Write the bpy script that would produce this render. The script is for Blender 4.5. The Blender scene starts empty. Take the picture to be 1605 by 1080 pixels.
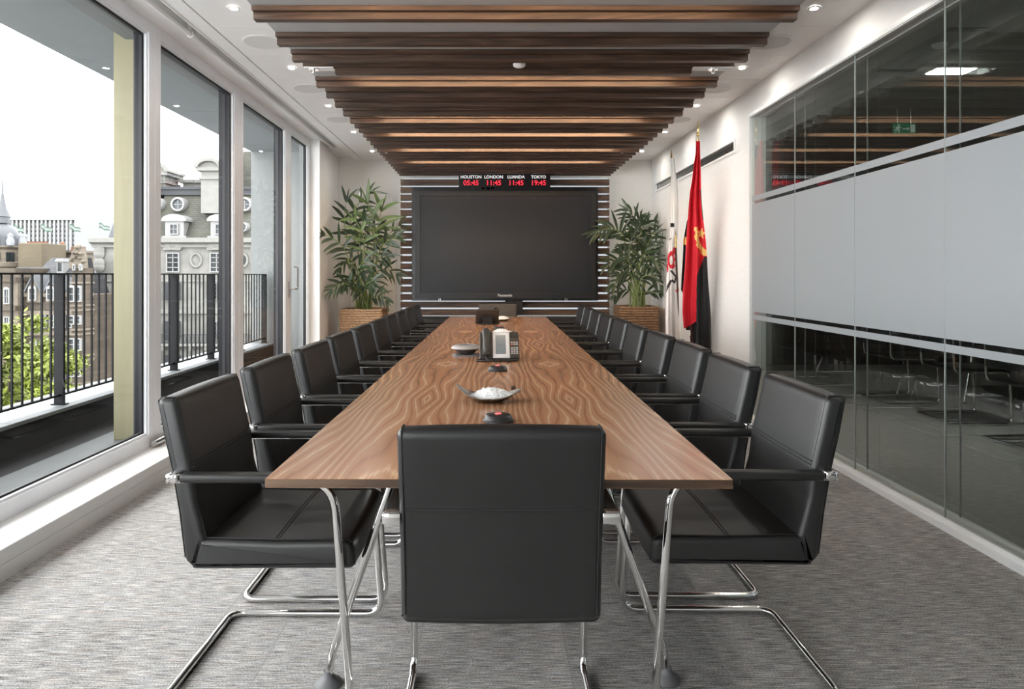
import bpy, bmesh, math, random
from mathutils import Vector, Matrix
R = random.Random(7)
SC = bpy.context.scene
COL = SC.collection
F, VX, VY, H = 1070.0, 771.5, 431.0, 1.27      # focal length in pixels, vanishing point, eye height


def at(px, py, d):
    return Vector(((px - VX) * d / F, d, H + (VY - py) * d / F))


# ------------------------------------------------------------------ materials
def nmat(name):
    m = bpy.data.materials.new(name)
    m.use_nodes = True
    nt = m.node_tree
    b = nt.nodes['Principled BSDF']
    return m, nt, nt.nodes, nt.links, b


def mat(name, col, rough=0.5, metal=0.0, var=0.0, vscale=6.0, bump=0.0, bscale=60.0, spec=0.5, coat=0.0, stretch=(1, 1, 1), emit=None, estr=0.0, subs=None, coord='Object'):
    m, nt, N, L, b = nmat(name)
    b.inputs['Base Color'].default_value = (*col, 1)
    b.inputs['Roughness'].default_value = rough
    b.inputs['Metallic'].default_value = metal
    b.inputs['Specular IOR Level'].default_value = spec
    if coat:
        b.inputs['Coat Weight'].default_value = coat
        b.inputs['Coat Roughness'].default_value = 0.12
    if emit:
        b.inputs['Emission Color'].default_value = (*emit, 1)
        b.inputs['Emission Strength'].default_value = estr
    if var or bump:
        tc = N.new('ShaderNodeTexCoord')
        mp = N.new('ShaderNodeMapping')
        mp.inputs['Scale'].default_value = stretch
        L.new(tc.outputs[coord], mp.inputs['Vector'])
    if var:
        n = N.new('ShaderNodeTexNoise')
        n.inputs['Scale'].default_value = vscale
        n.inputs['Detail'].default_value = 4
        L.new(mp.outputs['Vector'], n.inputs['Vector'])
        r = N.new('ShaderNodeValToRGB')
        r.color_ramp.elements[0].position = 0.3
        r.color_ramp.elements[1].position = 0.7
        r.color_ramp.elements[0].color = (*[max(0, c * (1 - var)) for c in col], 1)
        r.color_ramp.elements[1].color = (*[min(1, c * (1 + var)) for c in col], 1)
        L.new(n.outputs['Fac'], r.inputs['Fac'])
        L.new(r.outputs['Color'], b.inputs['Base Color'])
    if bump:
        n2 = N.new('ShaderNodeTexNoise')
        n2.inputs['Scale'].default_value = bscale
        n2.inputs['Detail'].default_value = 3
        L.new(mp.outputs['Vector'], n2.inputs['Vector'])
        bp = N.new('ShaderNodeBump')
        bp.inputs['Strength'].default_value = bump
        bp.inputs['Distance'].default_value = 0.002
        L.new(n2.outputs['Fac'], bp.inputs['Height'])
        L.new(bp.outputs['Normal'], b.inputs['Normal'])
    return m


def emission(name, col, s):
    m = bpy.data.materials.new(name)
    m.use_nodes = True
    N, L = m.node_tree.nodes, m.node_tree.links
    N.clear()
    e = N.new('ShaderNodeEmission')
    e.inputs[0].default_value = (*col, 1)
    e.inputs[1].default_value = s
    o = N.new('ShaderNodeOutputMaterial')
    L.new(e.outputs[0], o.inputs[0])
    return m


def glass(name, tint=(0.96, 0.98, 0.97), refl=1.0, rough=0.0, ior=1.5):
    """thin sheet of clear glass: fresnel mix of a mirror and a straight-through ray"""
    m = bpy.data.materials.new(name)
    m.use_nodes = True
    N, L = m.node_tree.nodes, m.node_tree.links
    N.clear()
    ge = N.new('ShaderNodeNewGeometry')
    dp = N.new('ShaderNodeVectorMath'); dp.operation = 'DOT_PRODUCT'
    L.new(ge.outputs['Normal'], dp.inputs[0]); L.new(ge.outputs['Incoming'], dp.inputs[1])
    ab = N.new('ShaderNodeMath'); ab.operation = 'ABSOLUTE'
    L.new(dp.outputs['Value'], ab.inputs[0])
    om = N.new('ShaderNodeMath'); om.operation = 'SUBTRACT'; om.inputs[0].default_value = 1.0; om.use_clamp = True
    L.new(ab.outputs[0], om.inputs[1])
    pw = N.new('ShaderNodeMath'); pw.operation = 'POWER'; pw.inputs[1].default_value = 5.0
    L.new(om.outputs[0], pw.inputs[0])
    f0 = ((ior - 1) / (ior + 1)) ** 2
    sc = N.new('ShaderNodeMath'); sc.operation = 'MULTIPLY_ADD'; sc.inputs[1].default_value = 1 - f0; sc.inputs[2].default_value = f0
    L.new(pw.outputs[0], sc.inputs[0])
    mu = N.new('ShaderNodeMath')
    mu.operation = 'MULTIPLY'
    mu.use_clamp = True
    mu.inputs[1].default_value = refl
    L.new(sc.outputs[0], mu.inputs[0])
    t = N.new('ShaderNodeBsdfTransparent')
    t.inputs[0].default_value = (*tint, 1)
    g = N.new('ShaderNodeBsdfGlossy')
    g.inputs['Roughness'].default_value = rough
    g.inputs[0].default_value = (0.95, 0.97, 0.97, 1)
    mx = N.new('ShaderNodeMixShader')
    L.new(mu.outputs[0], mx.inputs[0])
    L.new(t.outputs[0], mx.inputs[1])
    L.new(g.outputs[0], mx.inputs[2])
    o = N.new('ShaderNodeOutputMaterial')
    L.new(mx.outputs[0], o.inputs[0])
    return m


def walnut(name, dark, mid, light, leaf=0.304, fig=3.0, ystretch=0.24, rings=11.0, rough=0.3, coat=0.0, mirror=True, axis='Y', spec=0.5, ramp=(0.18, 0.5, 0.8), xlin=5.0, lightfrac=0.33, tone=0.22):
    """book-matched walnut veneer: contour lines of a stretched noise field"""
    m, nt, N, L, b = nmat(name)
    tc = N.new('ShaderNodeTexCoord')
    sp = N.new('ShaderNodeSeparateXYZ')
    L.new(tc.outputs['Object'], sp.inputs[0])
    gx, gy = ('X', 'Y') if axis == 'Y' else ('Y', 'X')
    if mirror:
        pp = N.new('ShaderNodeMath'); pp.operation = 'PINGPONG'; pp.inputs[1].default_value = leaf
        L.new(sp.outputs[gx], pp.inputs[0])
        xo = pp.outputs[0]
        p2 = N.new('ShaderNodeMath'); p2.operation = 'PINGPONG'; p2.inputs[1].default_value = 1.15
        L.new(sp.outputs[gy], p2.inputs[0])
        yo = p2.outputs[0]
    else:
        xo, yo = sp.outputs[gx], sp.outputs[gy]
    zz = N.new('ShaderNodeMath'); zz.operation = 'MULTIPLY'; zz.inputs[1].default_value = 1.0
    L.new(sp.outputs['Z'], zz.inputs[0])
    ys = N.new('ShaderNodeMath'); ys.operation = 'MULTIPLY'; ys.inputs[1].default_value = ystretch
    L.new(yo, ys.inputs[0])
    cb = N.new('ShaderNodeCombineXYZ')
    L.new(xo, cb.inputs[0]); L.new(ys.outputs[0], cb.inputs[1]); L.new(zz.outputs[0], cb.inputs[2])
    n = N.new('ShaderNodeTexNoise')
    n.inputs['Scale'].default_value = fig
    n.inputs['Detail'].default_value = 1.6
    n.inputs['Roughness'].default_value = 0.4
    n.inputs['Distortion'].default_value = 0.25
    L.new(cb.outputs[0], n.inputs['Vector'])
    mr = N.new('ShaderNodeMath'); mr.operation = 'MULTIPLY'; mr.inputs[1].default_value = rings
    L.new(n.outputs['Fac'], mr.inputs[0])
    # straight lines superposed
    xm = N.new('ShaderNodeMath'); xm.operation = 'MULTIPLY'; xm.inputs[1].default_value = xlin
    L.new(xo, xm.inputs[0])
    ad = N.new('ShaderNodeMath'); ad.operation = 'ADD'
    L.new(mr.outputs[0], ad.inputs[0]); L.new(xm.outputs[0], ad.inputs[1])
    f1 = N.new('ShaderNodeMath'); f1.operation = 'PINGPONG'; f1.inputs[1].default_value = 0.5
    L.new(ad.outputs[0], f1.inputs[0])
    f2 = N.new('ShaderNodeMath'); f2.operation = 'MULTIPLY'; f2.inputs[1].default_value = 2.0
    L.new(f1.outputs[0], f2.inputs[0])
    # fine pores
    cp = N.new('ShaderNodeCombineXYZ')
    x3 = N.new('ShaderNodeMath'); x3.operation = 'MULTIPLY'; x3.inputs[1].default_value = 160
    y3 = N.new('ShaderNodeMath'); y3.operation = 'MULTIPLY'; y3.inputs[1].default_value = 5
    L.new(xo, x3.inputs[0]); L.new(yo, y3.inputs[0])
    z3 = N.new('ShaderNodeMath'); z3.operation = 'MULTIPLY'; z3.inputs[1].default_value = 160
    L.new(sp.outputs['Z'], z3.inputs[0])
    L.new(x3.outputs[0], cp.inputs[0]); L.new(y3.outputs[0], cp.inputs[1]); L.new(z3.outputs[0], cp.inputs[2])
    n3 = N.new('ShaderNodeTexNoise'); n3.inputs['Scale'].default_value = 1; n3.inputs['Detail'].default_value = 3
    L.new(cp.outputs[0], n3.inputs['Vector'])
    m3 = N.new('ShaderNodeMath'); m3.operation = 'MULTIPLY_ADD'; m3.inputs[1].default_value = 0.5; m3.inputs[2].default_value = -0.25
    L.new(n3.outputs['Fac'], m3.inputs[0])
    sm = N.new('ShaderNodeMath'); sm.operation = 'ADD'; sm.use_clamp = True
    L.new(f2.outputs[0], sm.inputs[0]); L.new(m3.outputs[0], sm.inputs[1])
    rp = N.new('ShaderNodeValToRGB')
    e = rp.color_ramp.elements
    e[0].position = ramp[0]; e[0].color = (*dark, 1)
    e[1].position = 1.0; e[1].color = (*light, 1)
    k = rp.color_ramp.elements.new(ramp[1]); k.color = (*mid, 1)
    k = rp.color_ramp.elements.new(ramp[2]); k.color = (*[a * (1 - lightfrac) + c * lightfrac for a, c in zip(mid, light)], 1)
    L.new(sm.outputs[0], rp.inputs['Fac'])
    # slow tone changes from leaf to leaf
    nt2 = N.new('ShaderNodeTexNoise'); nt2.inputs['Scale'].default_value = fig * 0.9; nt2.inputs['Detail'].default_value = 3
    L.new(cb.outputs[0], nt2.inputs['Vector'])
    mr2 = N.new('ShaderNodeMapRange'); mr2.inputs[1].default_value = .3; mr2.inputs[2].default_value = .7; mr2.inputs[3].default_value = 1 - tone; mr2.inputs[4].default_value = 1 + tone * .6
    L.new(nt2.outputs['Fac'], mr2.inputs[0])
    mxt = N.new('ShaderNodeMixRGB'); mxt.blend_type = 'MULTIPLY'; mxt.inputs[0].default_value = 1
    L.new(rp.outputs['Color'], mxt.inputs[1]); L.new(mr2.outputs[0], mxt.inputs[2])
    L.new(mxt.outputs[0], b.inputs['Base Color'])
    b.inputs['Roughness'].default_value = rough
    b.inputs['Specular IOR Level'].default_value = spec
    if coat:
        b.inputs['Coat Weight'].default_value = coat
        b.inputs['Coat Roughness'].default_value = 0.2
    return m


# ------------------------------------------------------------------ mesh tools
def box(bm, x0, x1, y0, y1, z0, z1):
    v = [bm.verts.new(p) for p in ((x0, y0, z0), (x1, y0, z0), (x1, y1, z0), (x0, y1, z0), (x0, y0, z1), (x1, y0, z1), (x1, y1, z1), (x0, y1, z1))]
    return [bm.faces.new([v[i] for i in q]) for q in ((0, 3, 2, 1), (4, 5, 6, 7), (0, 1, 5, 4), (1, 2, 6, 5), (2, 3, 7, 6), (3, 0, 4, 7))]


def bx(*a, bev=0.0, seg=2):
    bm = bmesh.new()
    box(bm, *a)
    if bev:
        bmesh.ops.bevel(bm, geom=bm.edges[:], offset=bev, segments=seg, affect='EDGES', profile=0.5)
    return bm


def add_bev_box(bm, a, bev, seg=2, M=None):
    t = bx(*a, bev=bev, seg=seg)
    merge(bm, t, M)


def merge(bm, other, M=None):
    if M is not None:
        other.transform(M)
    tmp = bpy.data.meshes.new('tmp')
    other.to_mesh(tmp)
    bm.from_mesh(tmp)
    bpy.data.meshes.remove(tmp)
    other.free()


def fillet(pts, r, n=6, closed=False):
    pts = [Vector(p) for p in pts]
    out = []
    N = len(pts)
    for i, p in enumerate(pts):
        if not closed and (i == 0 or i == N - 1):
            out.append(p)
            continue
        ri = r[i] if isinstance(r, (list, tuple)) else r
        a, c = pts[i - 1], pts[(i + 1) % N]
        d1, d2 = (a - p), (c - p)
        l1, l2 = d1.length, d2.length
        if l1 < 1e-9 or l2 < 1e-9 or ri <= 0:
            out.append(p)
            continue
        d1, d2 = d1 / l1, d2 / l2
        cosA = max(-1, min(1, d1.dot(d2)))
        half = math.acos(cosA) / 2
        t = min(ri / max(1e-6, math.tan(half)), l1 * 0.49, l2 * 0.49)
        p1, p2 = p + d1 * t, p + d2 * t
        for k in range(n + 1):
            u = k / n
            out.append(p1 * (1 - u) ** 2 + p * 2 * u * (1 - u) + p2 * u * u)
    return out


def tube(bm, pts, r, n=10, closed=False, cap=True, sq=1.0):
    pts = [Vector(p) for p in pts]
    N = len(pts)
    rings = []
    t0 = (pts[1] - pts[0]).normalized()
    up = Vector((0, 0, 1)) if abs(t0.z) < 0.9 else Vector((1, 0, 0))
    u = t0.cross(up).normalized()
    for i, p in enumerate(pts):
        if closed:
            t = (pts[(i + 1) % N] - pts[i - 1]).normalized()
        elif i == 0:
            t = t0
        elif i == N - 1:
            t = (pts[i] - pts[i - 1]).normalized()
        else:
            t = (pts[i + 1] - pts[i - 1])
            t = t.normalized() if t.length > 1e-9 else t0
        u = (u - t * u.dot(t))
        u = u.normalized() if u.length > 1e-6 else t.orthogonal().normalized()
        w = t.cross(u)
        ri = r[i] if isinstance(r, (list, tuple)) else r
        rings.append([bm.verts.new(p + u * (math.cos(2 * math.pi * k / n) * ri) + w * (math.sin(2 * math.pi * k / n) * ri * sq)) for k in range(n)])
    fs = []
    for i in range(N if closed else N - 1):
        a, b = rings[i], rings[(i + 1) % N]
        for k in range(n):
            fs.append(bm.faces.new((a[k], a[(k + 1) % n], b[(k + 1) % n], b[k])))
    if cap and not closed:
        fs.append(bm.faces.new(rings[0][::-1]))
        fs.append(bm.faces.new(rings[-1]))
    return fs


def lathe(bm, prof, n=24, c=(0, 0, 0), axis='Z', sx=1.0, sy=1.0, cap=True):
    """profile of (radius, height); closes at radius 0"""
    rings = []
    c = Vector(c)
    for r, z in prof:
        ring = []
        for k in range(n):
            a = 2 * math.pi * k / n
            p = (r * math.cos(a) * sx, r * math.sin(a) * sy, z)
            if axis == 'Y':
                p = (p[0], -p[2], p[1])
            if axis == 'X':
                p = (p[2], p[0], p[1])
            ring.append(p)
        rings.append(ring)
    vs = []
    for (r, z), ring in zip(prof, rings):
        if r < 1e-7:
            vs.append([bm.verts.new(c + Vector(ring[0]))])
        else:
            vs.append([bm.verts.new(c + Vector(p)) for p in ring])
    for a, b in zip(vs[:-1], vs[1:]):
        for k in range(n):
            k2 = (k + 1) % n
            if len(a) == 1 and len(b) == 1:
                continue
            if len(a) == 1:
                bm.faces.new((a[0], b[k2], b[k]))
            elif len(b) == 1:
                bm.faces.new((a[k], a[k2], b[0]))
            else:
                bm.faces.new((a[k], a[k2], b[k2], b[k]))
    for ring, rv in ((vs[0], True), (vs[-1], False)):
        if cap and len(ring) > 1:
            bm.faces.new(ring[::-1] if rv else ring)


def prism(bm, poly, ax, a0, a1):
    """extrude a 2-D polygon along an axis. ax 'X': poly=(y,z); 'Y': (x,z); 'Z': (x,y)"""
    def mk(p, a):
        return {'X': (a, p[0], p[1]), 'Y': (p[0], a, p[1]), 'Z': (p[0], p[1], a)}[ax]
    v0 = [bm.verts.new(mk(p, a0)) for p in poly]
    v1 = [bm.verts.new(mk(p, a1)) for p in poly]
    n = len(poly)
    for i in range(n):
        j = (i + 1) % n
        bm.faces.new((v0[i], v0[j], v1[j], v1[i]))
    bm.faces.new(v0[::-1])
    bm.faces.new(v1)


def link_mesh(name, bm, m, parent=None, smooth=None, world=False, recentre=False):
    bmesh.ops.recalc_face_normals(bm, faces=bm.faces[:])
    if world and parent is not None:
        bm.transform(Matrix.Translation(-parent.location))
    loc = None
    if recentre and bm.verts:
        xs = [v.co.x for v in bm.verts]; ys = [v.co.y for v in bm.verts]; zs = [v.co.z for v in bm.verts]
        loc = Vector(((min(xs) + max(xs)) / 2, (min(ys) + max(ys)) / 2, min(zs)))
        bm.transform(Matrix.Translation(-loc))
    me = bpy.data.meshes.new(name)
    bm.to_mesh(me)
    bm.free()
    ms = m if isinstance(m, (list, tuple)) else [m]
    for k in ms:
        me.materials.append(k)
    if smooth:
        for p in me.polygons:
            p.use_smooth = len(p.vertices) < 9
        try:
            me.set_sharp_from_angle(angle=math.radians(smooth))
        except Exception:
            pass
    o = bpy.data.objects.new(name, me)
    COL.objects.link(o)
    if parent is not None:
        o.parent = parent
    if loc is not None:
        o.location = loc
    return o


def part(name, bm, m, parent, smooth=None, label=None, world=False):
    o = link_mesh(name, bm, m, parent, smooth, world)
    if label:
        o['label'] = label
    return o


def subpart(name, bm, m, parent, root, smooth=None, label=None):
    """child of a part, modelled in world space (root = the thing's Empty)"""
    bm.transform(Matrix.Translation(-root.location))
    o = link_mesh(name, bm, m, parent, smooth)
    if label:
        o['label'] = label
    return o


def thing(name, label, cat, loc=(0, 0, 0), rotz=0.0, group=None):
    o = bpy.data.objects.new(name, None)
    COL.objects.link(o)
    o.empty_display_size = 0.1
    o.location = loc
    o.rotation_euler = (0, 0, rotz)
    o['label'] = label
    o['category'] = cat
    if group:
        o['group'] = group
    return o


def solo(name, bm, m, label, cat, group=None, smooth=None, kind=None):
    o = link_mesh(name, bm, m, None, smooth, recentre=True)
    o['label'] = label
    o['category'] = cat
    if group:
        o['group'] = group
    if kind:
        o['kind'] = kind
    return o


def struct(name, bm, m, parent=None, smooth=None, label=None):
    o = link_mesh(name, bm, m, parent, smooth)
    if parent is None:
        o['kind'] = 'structure'
        if label:
            o['label'] = label
    return o


def dup(root, loc, rotz, label, group=None):
    r = root.copy()
    COL.objects.link(r)
    r.location = loc
    r.rotation_euler = (0, 0, rotz)
    r['label'] = label
    if group:
        r['group'] = group
    for ch in list(root.children):
        c = ch.copy()
        COL.objects.link(c)
        c.parent = r
        for g in list(ch.children):
            d = g.copy()
            COL.objects.link(d)
            d.parent = c
    return r


def text_bm(body, size, extrude=0.001, offset=0.0, align='CENTER'):
    """lettering as mesh, in the XZ plane facing -Y"""
    cu = bpy.data.curves.new('t', 'FONT')
    cu.body = body
    cu.size = size
    cu.extrude = extrude
    cu.offset = offset
    cu.align_x = align
    cu.align_y = 'CENTER'
    cu.resolution_u = 3
    ob = bpy.data.objects.new('t', cu)
    COL.objects.link(ob)
    me = bpy.data.meshes.new_from_object(ob)
    bm = bmesh.new()
    bm.from_mesh(me)
    bpy.data.objects.remove(ob)
    bpy.data.curves.remove(cu)
    bpy.data.meshes.remove(me)
    bm.transform(Matrix.Rotation(math.radians(90), 4, 'X'))
    return bm


ORD = ['nearest', 'second', 'third', 'fourth', 'fifth', 'sixth', 'seventh', 'eighth', 'ninth', 'farthest']

EXPOSURE, SKY, SPOT, LED = 2.35, 1.6, 135.0, 14.0
# ------------------------------------------------------------------ camera, world, view
cam = bpy.data.cameras.new('camera')
camo = bpy.data.objects.new('camera', cam)
COL.objects.link(camo)
camo.location = (0, 0, H)
camo.rotation_euler = (math.radians(90), 0, 0)
cam.sensor_width = 36
cam.lens = F / 1605 * 36
cam.shift_x = (802.5 - VX) / 1605
cam.shift_y = -(540 - VY) / 1605
cam.clip_start = 0.05
cam.clip_end = 600
SC.camera = camo
SC.view_settings.view_transform = 'Standard'
SC.view_settings.look = 'None'
SC.view_settings.gamma = 1
SC.view_settings.use_curve_mapping = False
SC.view_settings.exposure = EXPOSURE
SC.cycles.max_bounces = 10
SC.cycles.diffuse_bounces = 5
SC.cycles.glossy_bounces = 5
SC.cycles.transparent_max_bounces = 24
SC.cycles.caustics_reflective = False
SC.cycles.caustics_refractive = False
SC.cycles.sample_clamp_indirect = 6
SC.cycles.use_denoising = True

w = bpy.data.worlds.new('overcast')
SC.world = w
w.use_nodes = True
N, L = w.node_tree.nodes, w.node_tree.links
N.clear()
tc = N.new('ShaderNodeTexCoord')
mp = N.new('ShaderNodeMapping'); mp.inputs['Scale'].default_value = (1, 1, 2.5)
L.new(tc.outputs['Generated'], mp.inputs[0])
n = N.new('ShaderNodeTexNoise'); n.inputs['Scale'].default_value = 2.2; n.inputs['Detail'].default_value = 4
L.new(mp.outputs[0], n.inputs['Vector'])
r = N.new('ShaderNodeValToRGB')
r.color_ramp.elements[0].position = 0.35; r.color_ramp.elements[0].color = (0.90, 0.93, 0.96, 1)
r.color_ramp.elements[1].position = 0.65; r.color_ramp.elements[1].color = (1.0, 1.0, 1.0, 1)
L.new(n.outputs['Fac'], r.inputs[0])
bg = N.new('ShaderNodeBackground'); bg.inputs[1].default_value = SKY
L.new(r.outputs[0], bg.inputs[0])
wo = N.new('ShaderNodeOutputWorld')
L.new(bg.outputs[0], wo.inputs[0])

# ------------------------------------------------------------------ materials
M = {}
M['white'] = mat('white_paint', (0.84, 0.84, 0.835), 0.55, var=0.02)
M['ceil'] = mat('ceiling_panel', (0.86, 0.86, 0.85), 0.6, var=0.015)
M['frame'] = mat('window_frame_coating', (0.86, 0.875, 0.91), 0.35, var=0.02)
M['gasket'] = mat('black_gasket', (0.012, 0.012, 0.014), 0.5, var=0.1)
M['darkalu'] = mat('dark_anodised', (0.014, 0.014, 0.018), 0.4, var=0.1, spec=0.3)
M['linen'] = mat('linen_wallpaper', (0.74, 0.725, 0.69), 0.8, var=0.05, vscale=1.0, bump=0.35, bscale=1.0, stretch=(9, 9, 260))
M['linen2'] = mat('linen_wallpaper_right', (0.80, 0.795, 0.775), 0.8, var=0.04, vscale=1.0, bump=0.35, bscale=1.0, stretch=(9, 9, 260))
M['raft'] = mat('grey_raft_paint', (0.42, 0.43, 0.43), 0.6, var=0.03)
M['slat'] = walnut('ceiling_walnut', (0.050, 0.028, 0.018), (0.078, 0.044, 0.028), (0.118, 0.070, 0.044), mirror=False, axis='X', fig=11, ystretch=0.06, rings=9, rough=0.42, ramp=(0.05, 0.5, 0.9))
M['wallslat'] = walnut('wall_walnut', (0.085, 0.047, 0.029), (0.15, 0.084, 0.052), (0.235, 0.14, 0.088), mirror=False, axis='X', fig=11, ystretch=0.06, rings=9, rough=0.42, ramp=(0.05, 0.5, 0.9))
M['table'] = walnut('table_walnut', (0.37, 0.165, 0.082), (0.50, 0.24, 0.122), (0.76, 0.48, 0.285), leaf=0.304, fig=2.3, ystretch=0.20, rings=17, rough=0.27, coat=0.25, ramp=(0.02, 0.25, 0.80), xlin=20.0, lightfrac=0.12)
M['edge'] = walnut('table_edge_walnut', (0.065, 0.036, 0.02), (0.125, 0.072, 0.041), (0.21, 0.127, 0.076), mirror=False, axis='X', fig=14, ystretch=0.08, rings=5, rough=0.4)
M['chrome'] = mat('chrome', (0.80, 0.79, 0.78), 0.07, 1.0, var=0.02)
M['brushed'] = mat('brushed_steel', (0.55, 0.54, 0.53), 0.3, 1.0, var=0.06, vscale=30)
M['leather'] = mat('black_leather', (0.0060, 0.0060, 0.0062), 0.40, var=0.12, vscale=14, bump=0.2, bscale=420, spec=0.72)
M['armpad'] = mat('black_leather_armrest', (0.014, 0.0135, 0.013), 0.42, var=0.1, bump=0.2, bscale=420)
M['stitch'] = mat('black_stitching', (0.008, 0.008, 0.008), 0.6, var=0.1)
M['black'] = mat('black_plastic', (0.016, 0.016, 0.017), 0.35, var=0.1)
M['blackmatt'] = mat('black_lacquer', (0.013, 0.013, 0.014), 0.45, var=0.1)
M['rail'] = mat('black_painted_steel', (0.0045, 0.005, 0.006), 0.55, var=0.1, spec=0.2)
M['deck'] = mat('dark_terrace_covering', (0.0055, 0.0055, 0.0065), 0.6, var=0.3, vscale=8, spec=0.15)
M['paving'] = mat('grey_paving', (0.085, 0.093, 0.093), 0.6, var=0.12, vscale=5)
M['coping'] = mat('pale_coping', (0.19, 0.20, 0.21), 0.6, var=0.06)
M['soffit'] = mat('grey_soffit', (0.20, 0.225, 0.23), 0.6, var=0.04)
M['pillar'] = mat('olive_cladding', (0.265, 0.243, 0.145), 0.55, var=0.05, vscale=3, stretch=(8, 8, 0.5))
M['endwall'] = mat('pale_render', (0.19, 0.20, 0.198), 0.8, var=0.03)
M['glass'] = glass('window_glass', (0.985, 0.99, 0.988), 0.35)
M['pglass'] = glass('partition_glass', (0.93, 0.945, 0.935), 1.3)
M['spot'] = emission('lamp_lens', (1.0, 0.95, 0.875), SPOT)
M['led'] = emission('warm_led', (1.0, 0.68, 0.42), LED)
M['backlit'] = emission('backlit_panel', (0.88, 0.94, 1.0), 0.15)
M['grille'] = mat('speaker_grille', (0.68, 0.68, 0.67), 0.7, var=0.05, vscale=300)


def frosted():
    m = bpy.data.materials.new('frosted_film')
    m.use_nodes = True
    N, L = m.node_tree.nodes, m.node_tree.links
    N.clear()
    d = N.new('ShaderNodeBsdfDiffuse'); d.inputs[0].default_value = (0.47, 0.50, 0.52, 1)
    t = N.new('ShaderNodeBsdfTranslucent'); t.inputs[0].default_value = (0.50, 0.53, 0.55, 1)
    g = N.new('ShaderNodeBsdfGlossy'); g.inputs['Roughness'].default_value = 0.35
    a = N.new('ShaderNodeMixShader'); a.inputs[0].default_value = 0.38
    L.new(d.outputs[0], a.inputs[1]); L.new(t.outputs[0], a.inputs[2])
    f = N.new('ShaderNodeFresnel'); f.inputs[0].default_value = 1.4
    b = N.new('ShaderNodeMixShader')
    L.new(f.outputs[0], b.inputs[0]); L.new(a.outputs[0], b.inputs[1]); L.new(g.outputs[0], b.inputs[2])
    o = N.new('ShaderNodeOutputMaterial')
    L.new(b.outputs[0], o.inputs[0])
    return m


M['frost'] = frosted()


def carpet(name, cols, tile=0.5, brown=0.5):
    m, nt, N, L, b = nmat(name)
    tc = N.new('ShaderNodeTexCoord')
    mp = N.new('ShaderNodeMapping'); mp.inputs['Scale'].default_value = (12, 230, 1)
    L.new(tc.outputs['Object'], mp.inputs[0])
    n = N.new('ShaderNodeTexNoise'); n.inputs['Scale'].default_value = 1; n.inputs['Detail'].default_value = 3; n.inputs['Roughness'].default_value = 0.65
    L.new(mp.outputs[0], n.inputs['Vector'])
    mp2 = N.new('ShaderNodeMapping'); mp2.inputs['Scale'].default_value = (180, 320, 1)
    L.new(tc.outputs['Object'], mp2.inputs[0])
    n2 = N.new('ShaderNodeTexNoise'); n2.inputs['Scale'].default_value = 1; n2.inputs['Detail'].default_value = 2
    L.new(mp2.outputs[0], n2.inputs['Vector'])
    br = N.new('ShaderNodeTexBrick')
    br.inputs['Scale'].default_value = 1
    br.inputs['Brick Width'].default_value = tile
    br.inputs['Row Height'].default_value = tile
    br.inputs['Mortar Size'].default_value = 0.0015
    br.inputs['Color1'].default_value = (0.46, 0.46, 0.46, 1)
    br.inputs['Color2'].default_value = (0.54, 0.54, 0.54, 1)
    br.inputs['Mortar'].default_value = (0.40, 0.40, 0.40, 1)
    L.new(tc.outputs['Object'], br.inputs['Vector'])
    a = N.new('ShaderNodeMath'); a.operation = 'MULTIPLY_ADD'; a.inputs[1].default_value = 0.62; a.inputs[2].default_value = -0.31
    L.new(n2.outputs['Fac'], a.inputs[0])
    s = N.new('ShaderNodeMath'); s.operation = 'ADD'
    L.new(n.outputs['Fac'], s.inputs[0]); L.new(a.outputs[0], s.inputs[1])
    s2 = N.new('ShaderNodeMath'); s2.operation = 'MULTIPLY_ADD'; s2.inputs[1].default_value = 0.5; s2.inputs[2].default_value = -0.25
    L.new(br.outputs['Color'], s2.inputs[0])
    s3 = N.new('ShaderNodeMath'); s3.operation = 'ADD'
    L.new(s.outputs[0], s3.inputs[0]); L.new(s2.outputs[0], s3.inputs[1])
    rp = N.new('ShaderNodeValToRGB')
    e = rp.color_ramp.elements
    e[0].position = 0.27; e[0].color = (*cols[0], 1)
    e[1].position = 0.76; e[1].color = (*cols[2], 1)
    k = e.new(0.5); k.color = (*cols[1], 1)
    L.new(s3.outputs[0], rp.inputs[0])
    # brown yarn mixed in
    mp3 = N.new('ShaderNodeMapping'); mp3.inputs['Scale'].default_value = (7, 160, 1); mp3.inputs['Location'].default_value = (3, 7, 0)
    L.new(tc.outputs['Object'], mp3.inputs[0])
    n3 = N.new('ShaderNodeTexNoise'); n3.inputs['Scale'].default_value = 1; n3.inputs['Detail'].default_value = 2
    L.new(mp3.outputs[0], n3.inputs['Vector'])
    cr = N.new('ShaderNodeMapRange'); cr.inputs[1].default_value = 0.42; cr.inputs[2].default_value = 0.62; cr.inputs[4].default_value = brown
    L.new(n3.outputs['Fac'], cr.inputs[0])
    mx = N.new('ShaderNodeMixRGB'); mx.blend_type = 'MULTIPLY'; mx.inputs[2].default_value = (1.0, 0.84, 0.68, 1)
    L.new(cr.outputs[0], mx.inputs[0]); L.new(rp.outputs[0], mx.inputs[1])
    L.new(mx.outputs[0], b.inputs['Base Color'])
    b.inputs['Roughness'].default_value = 0.95
    b.inputs['Specular IOR Level'].default_value = 0.1
    bp = N.new('ShaderNodeBump'); bp.inputs['Strength'].default_value = 0.5; bp.inputs['Distance'].default_value = 0.004
    L.new(s.outputs[0], bp.inputs['Height']); L.new(bp.outputs[0], b.inputs['Normal'])
    return m


M['carpet'] = carpet('striped_carpet_tile', ((0.065, 0.065, 0.067), (0.36, 0.36, 0.36), (0.86, 0.86, 0.86)))
M['carpet2'] = carpet('dark_carpet_tile', ((0.17, 0.168, 0.165), (0.29, 0.285, 0.275), (0.42, 0.41, 0.395)), brown=0.2)

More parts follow.
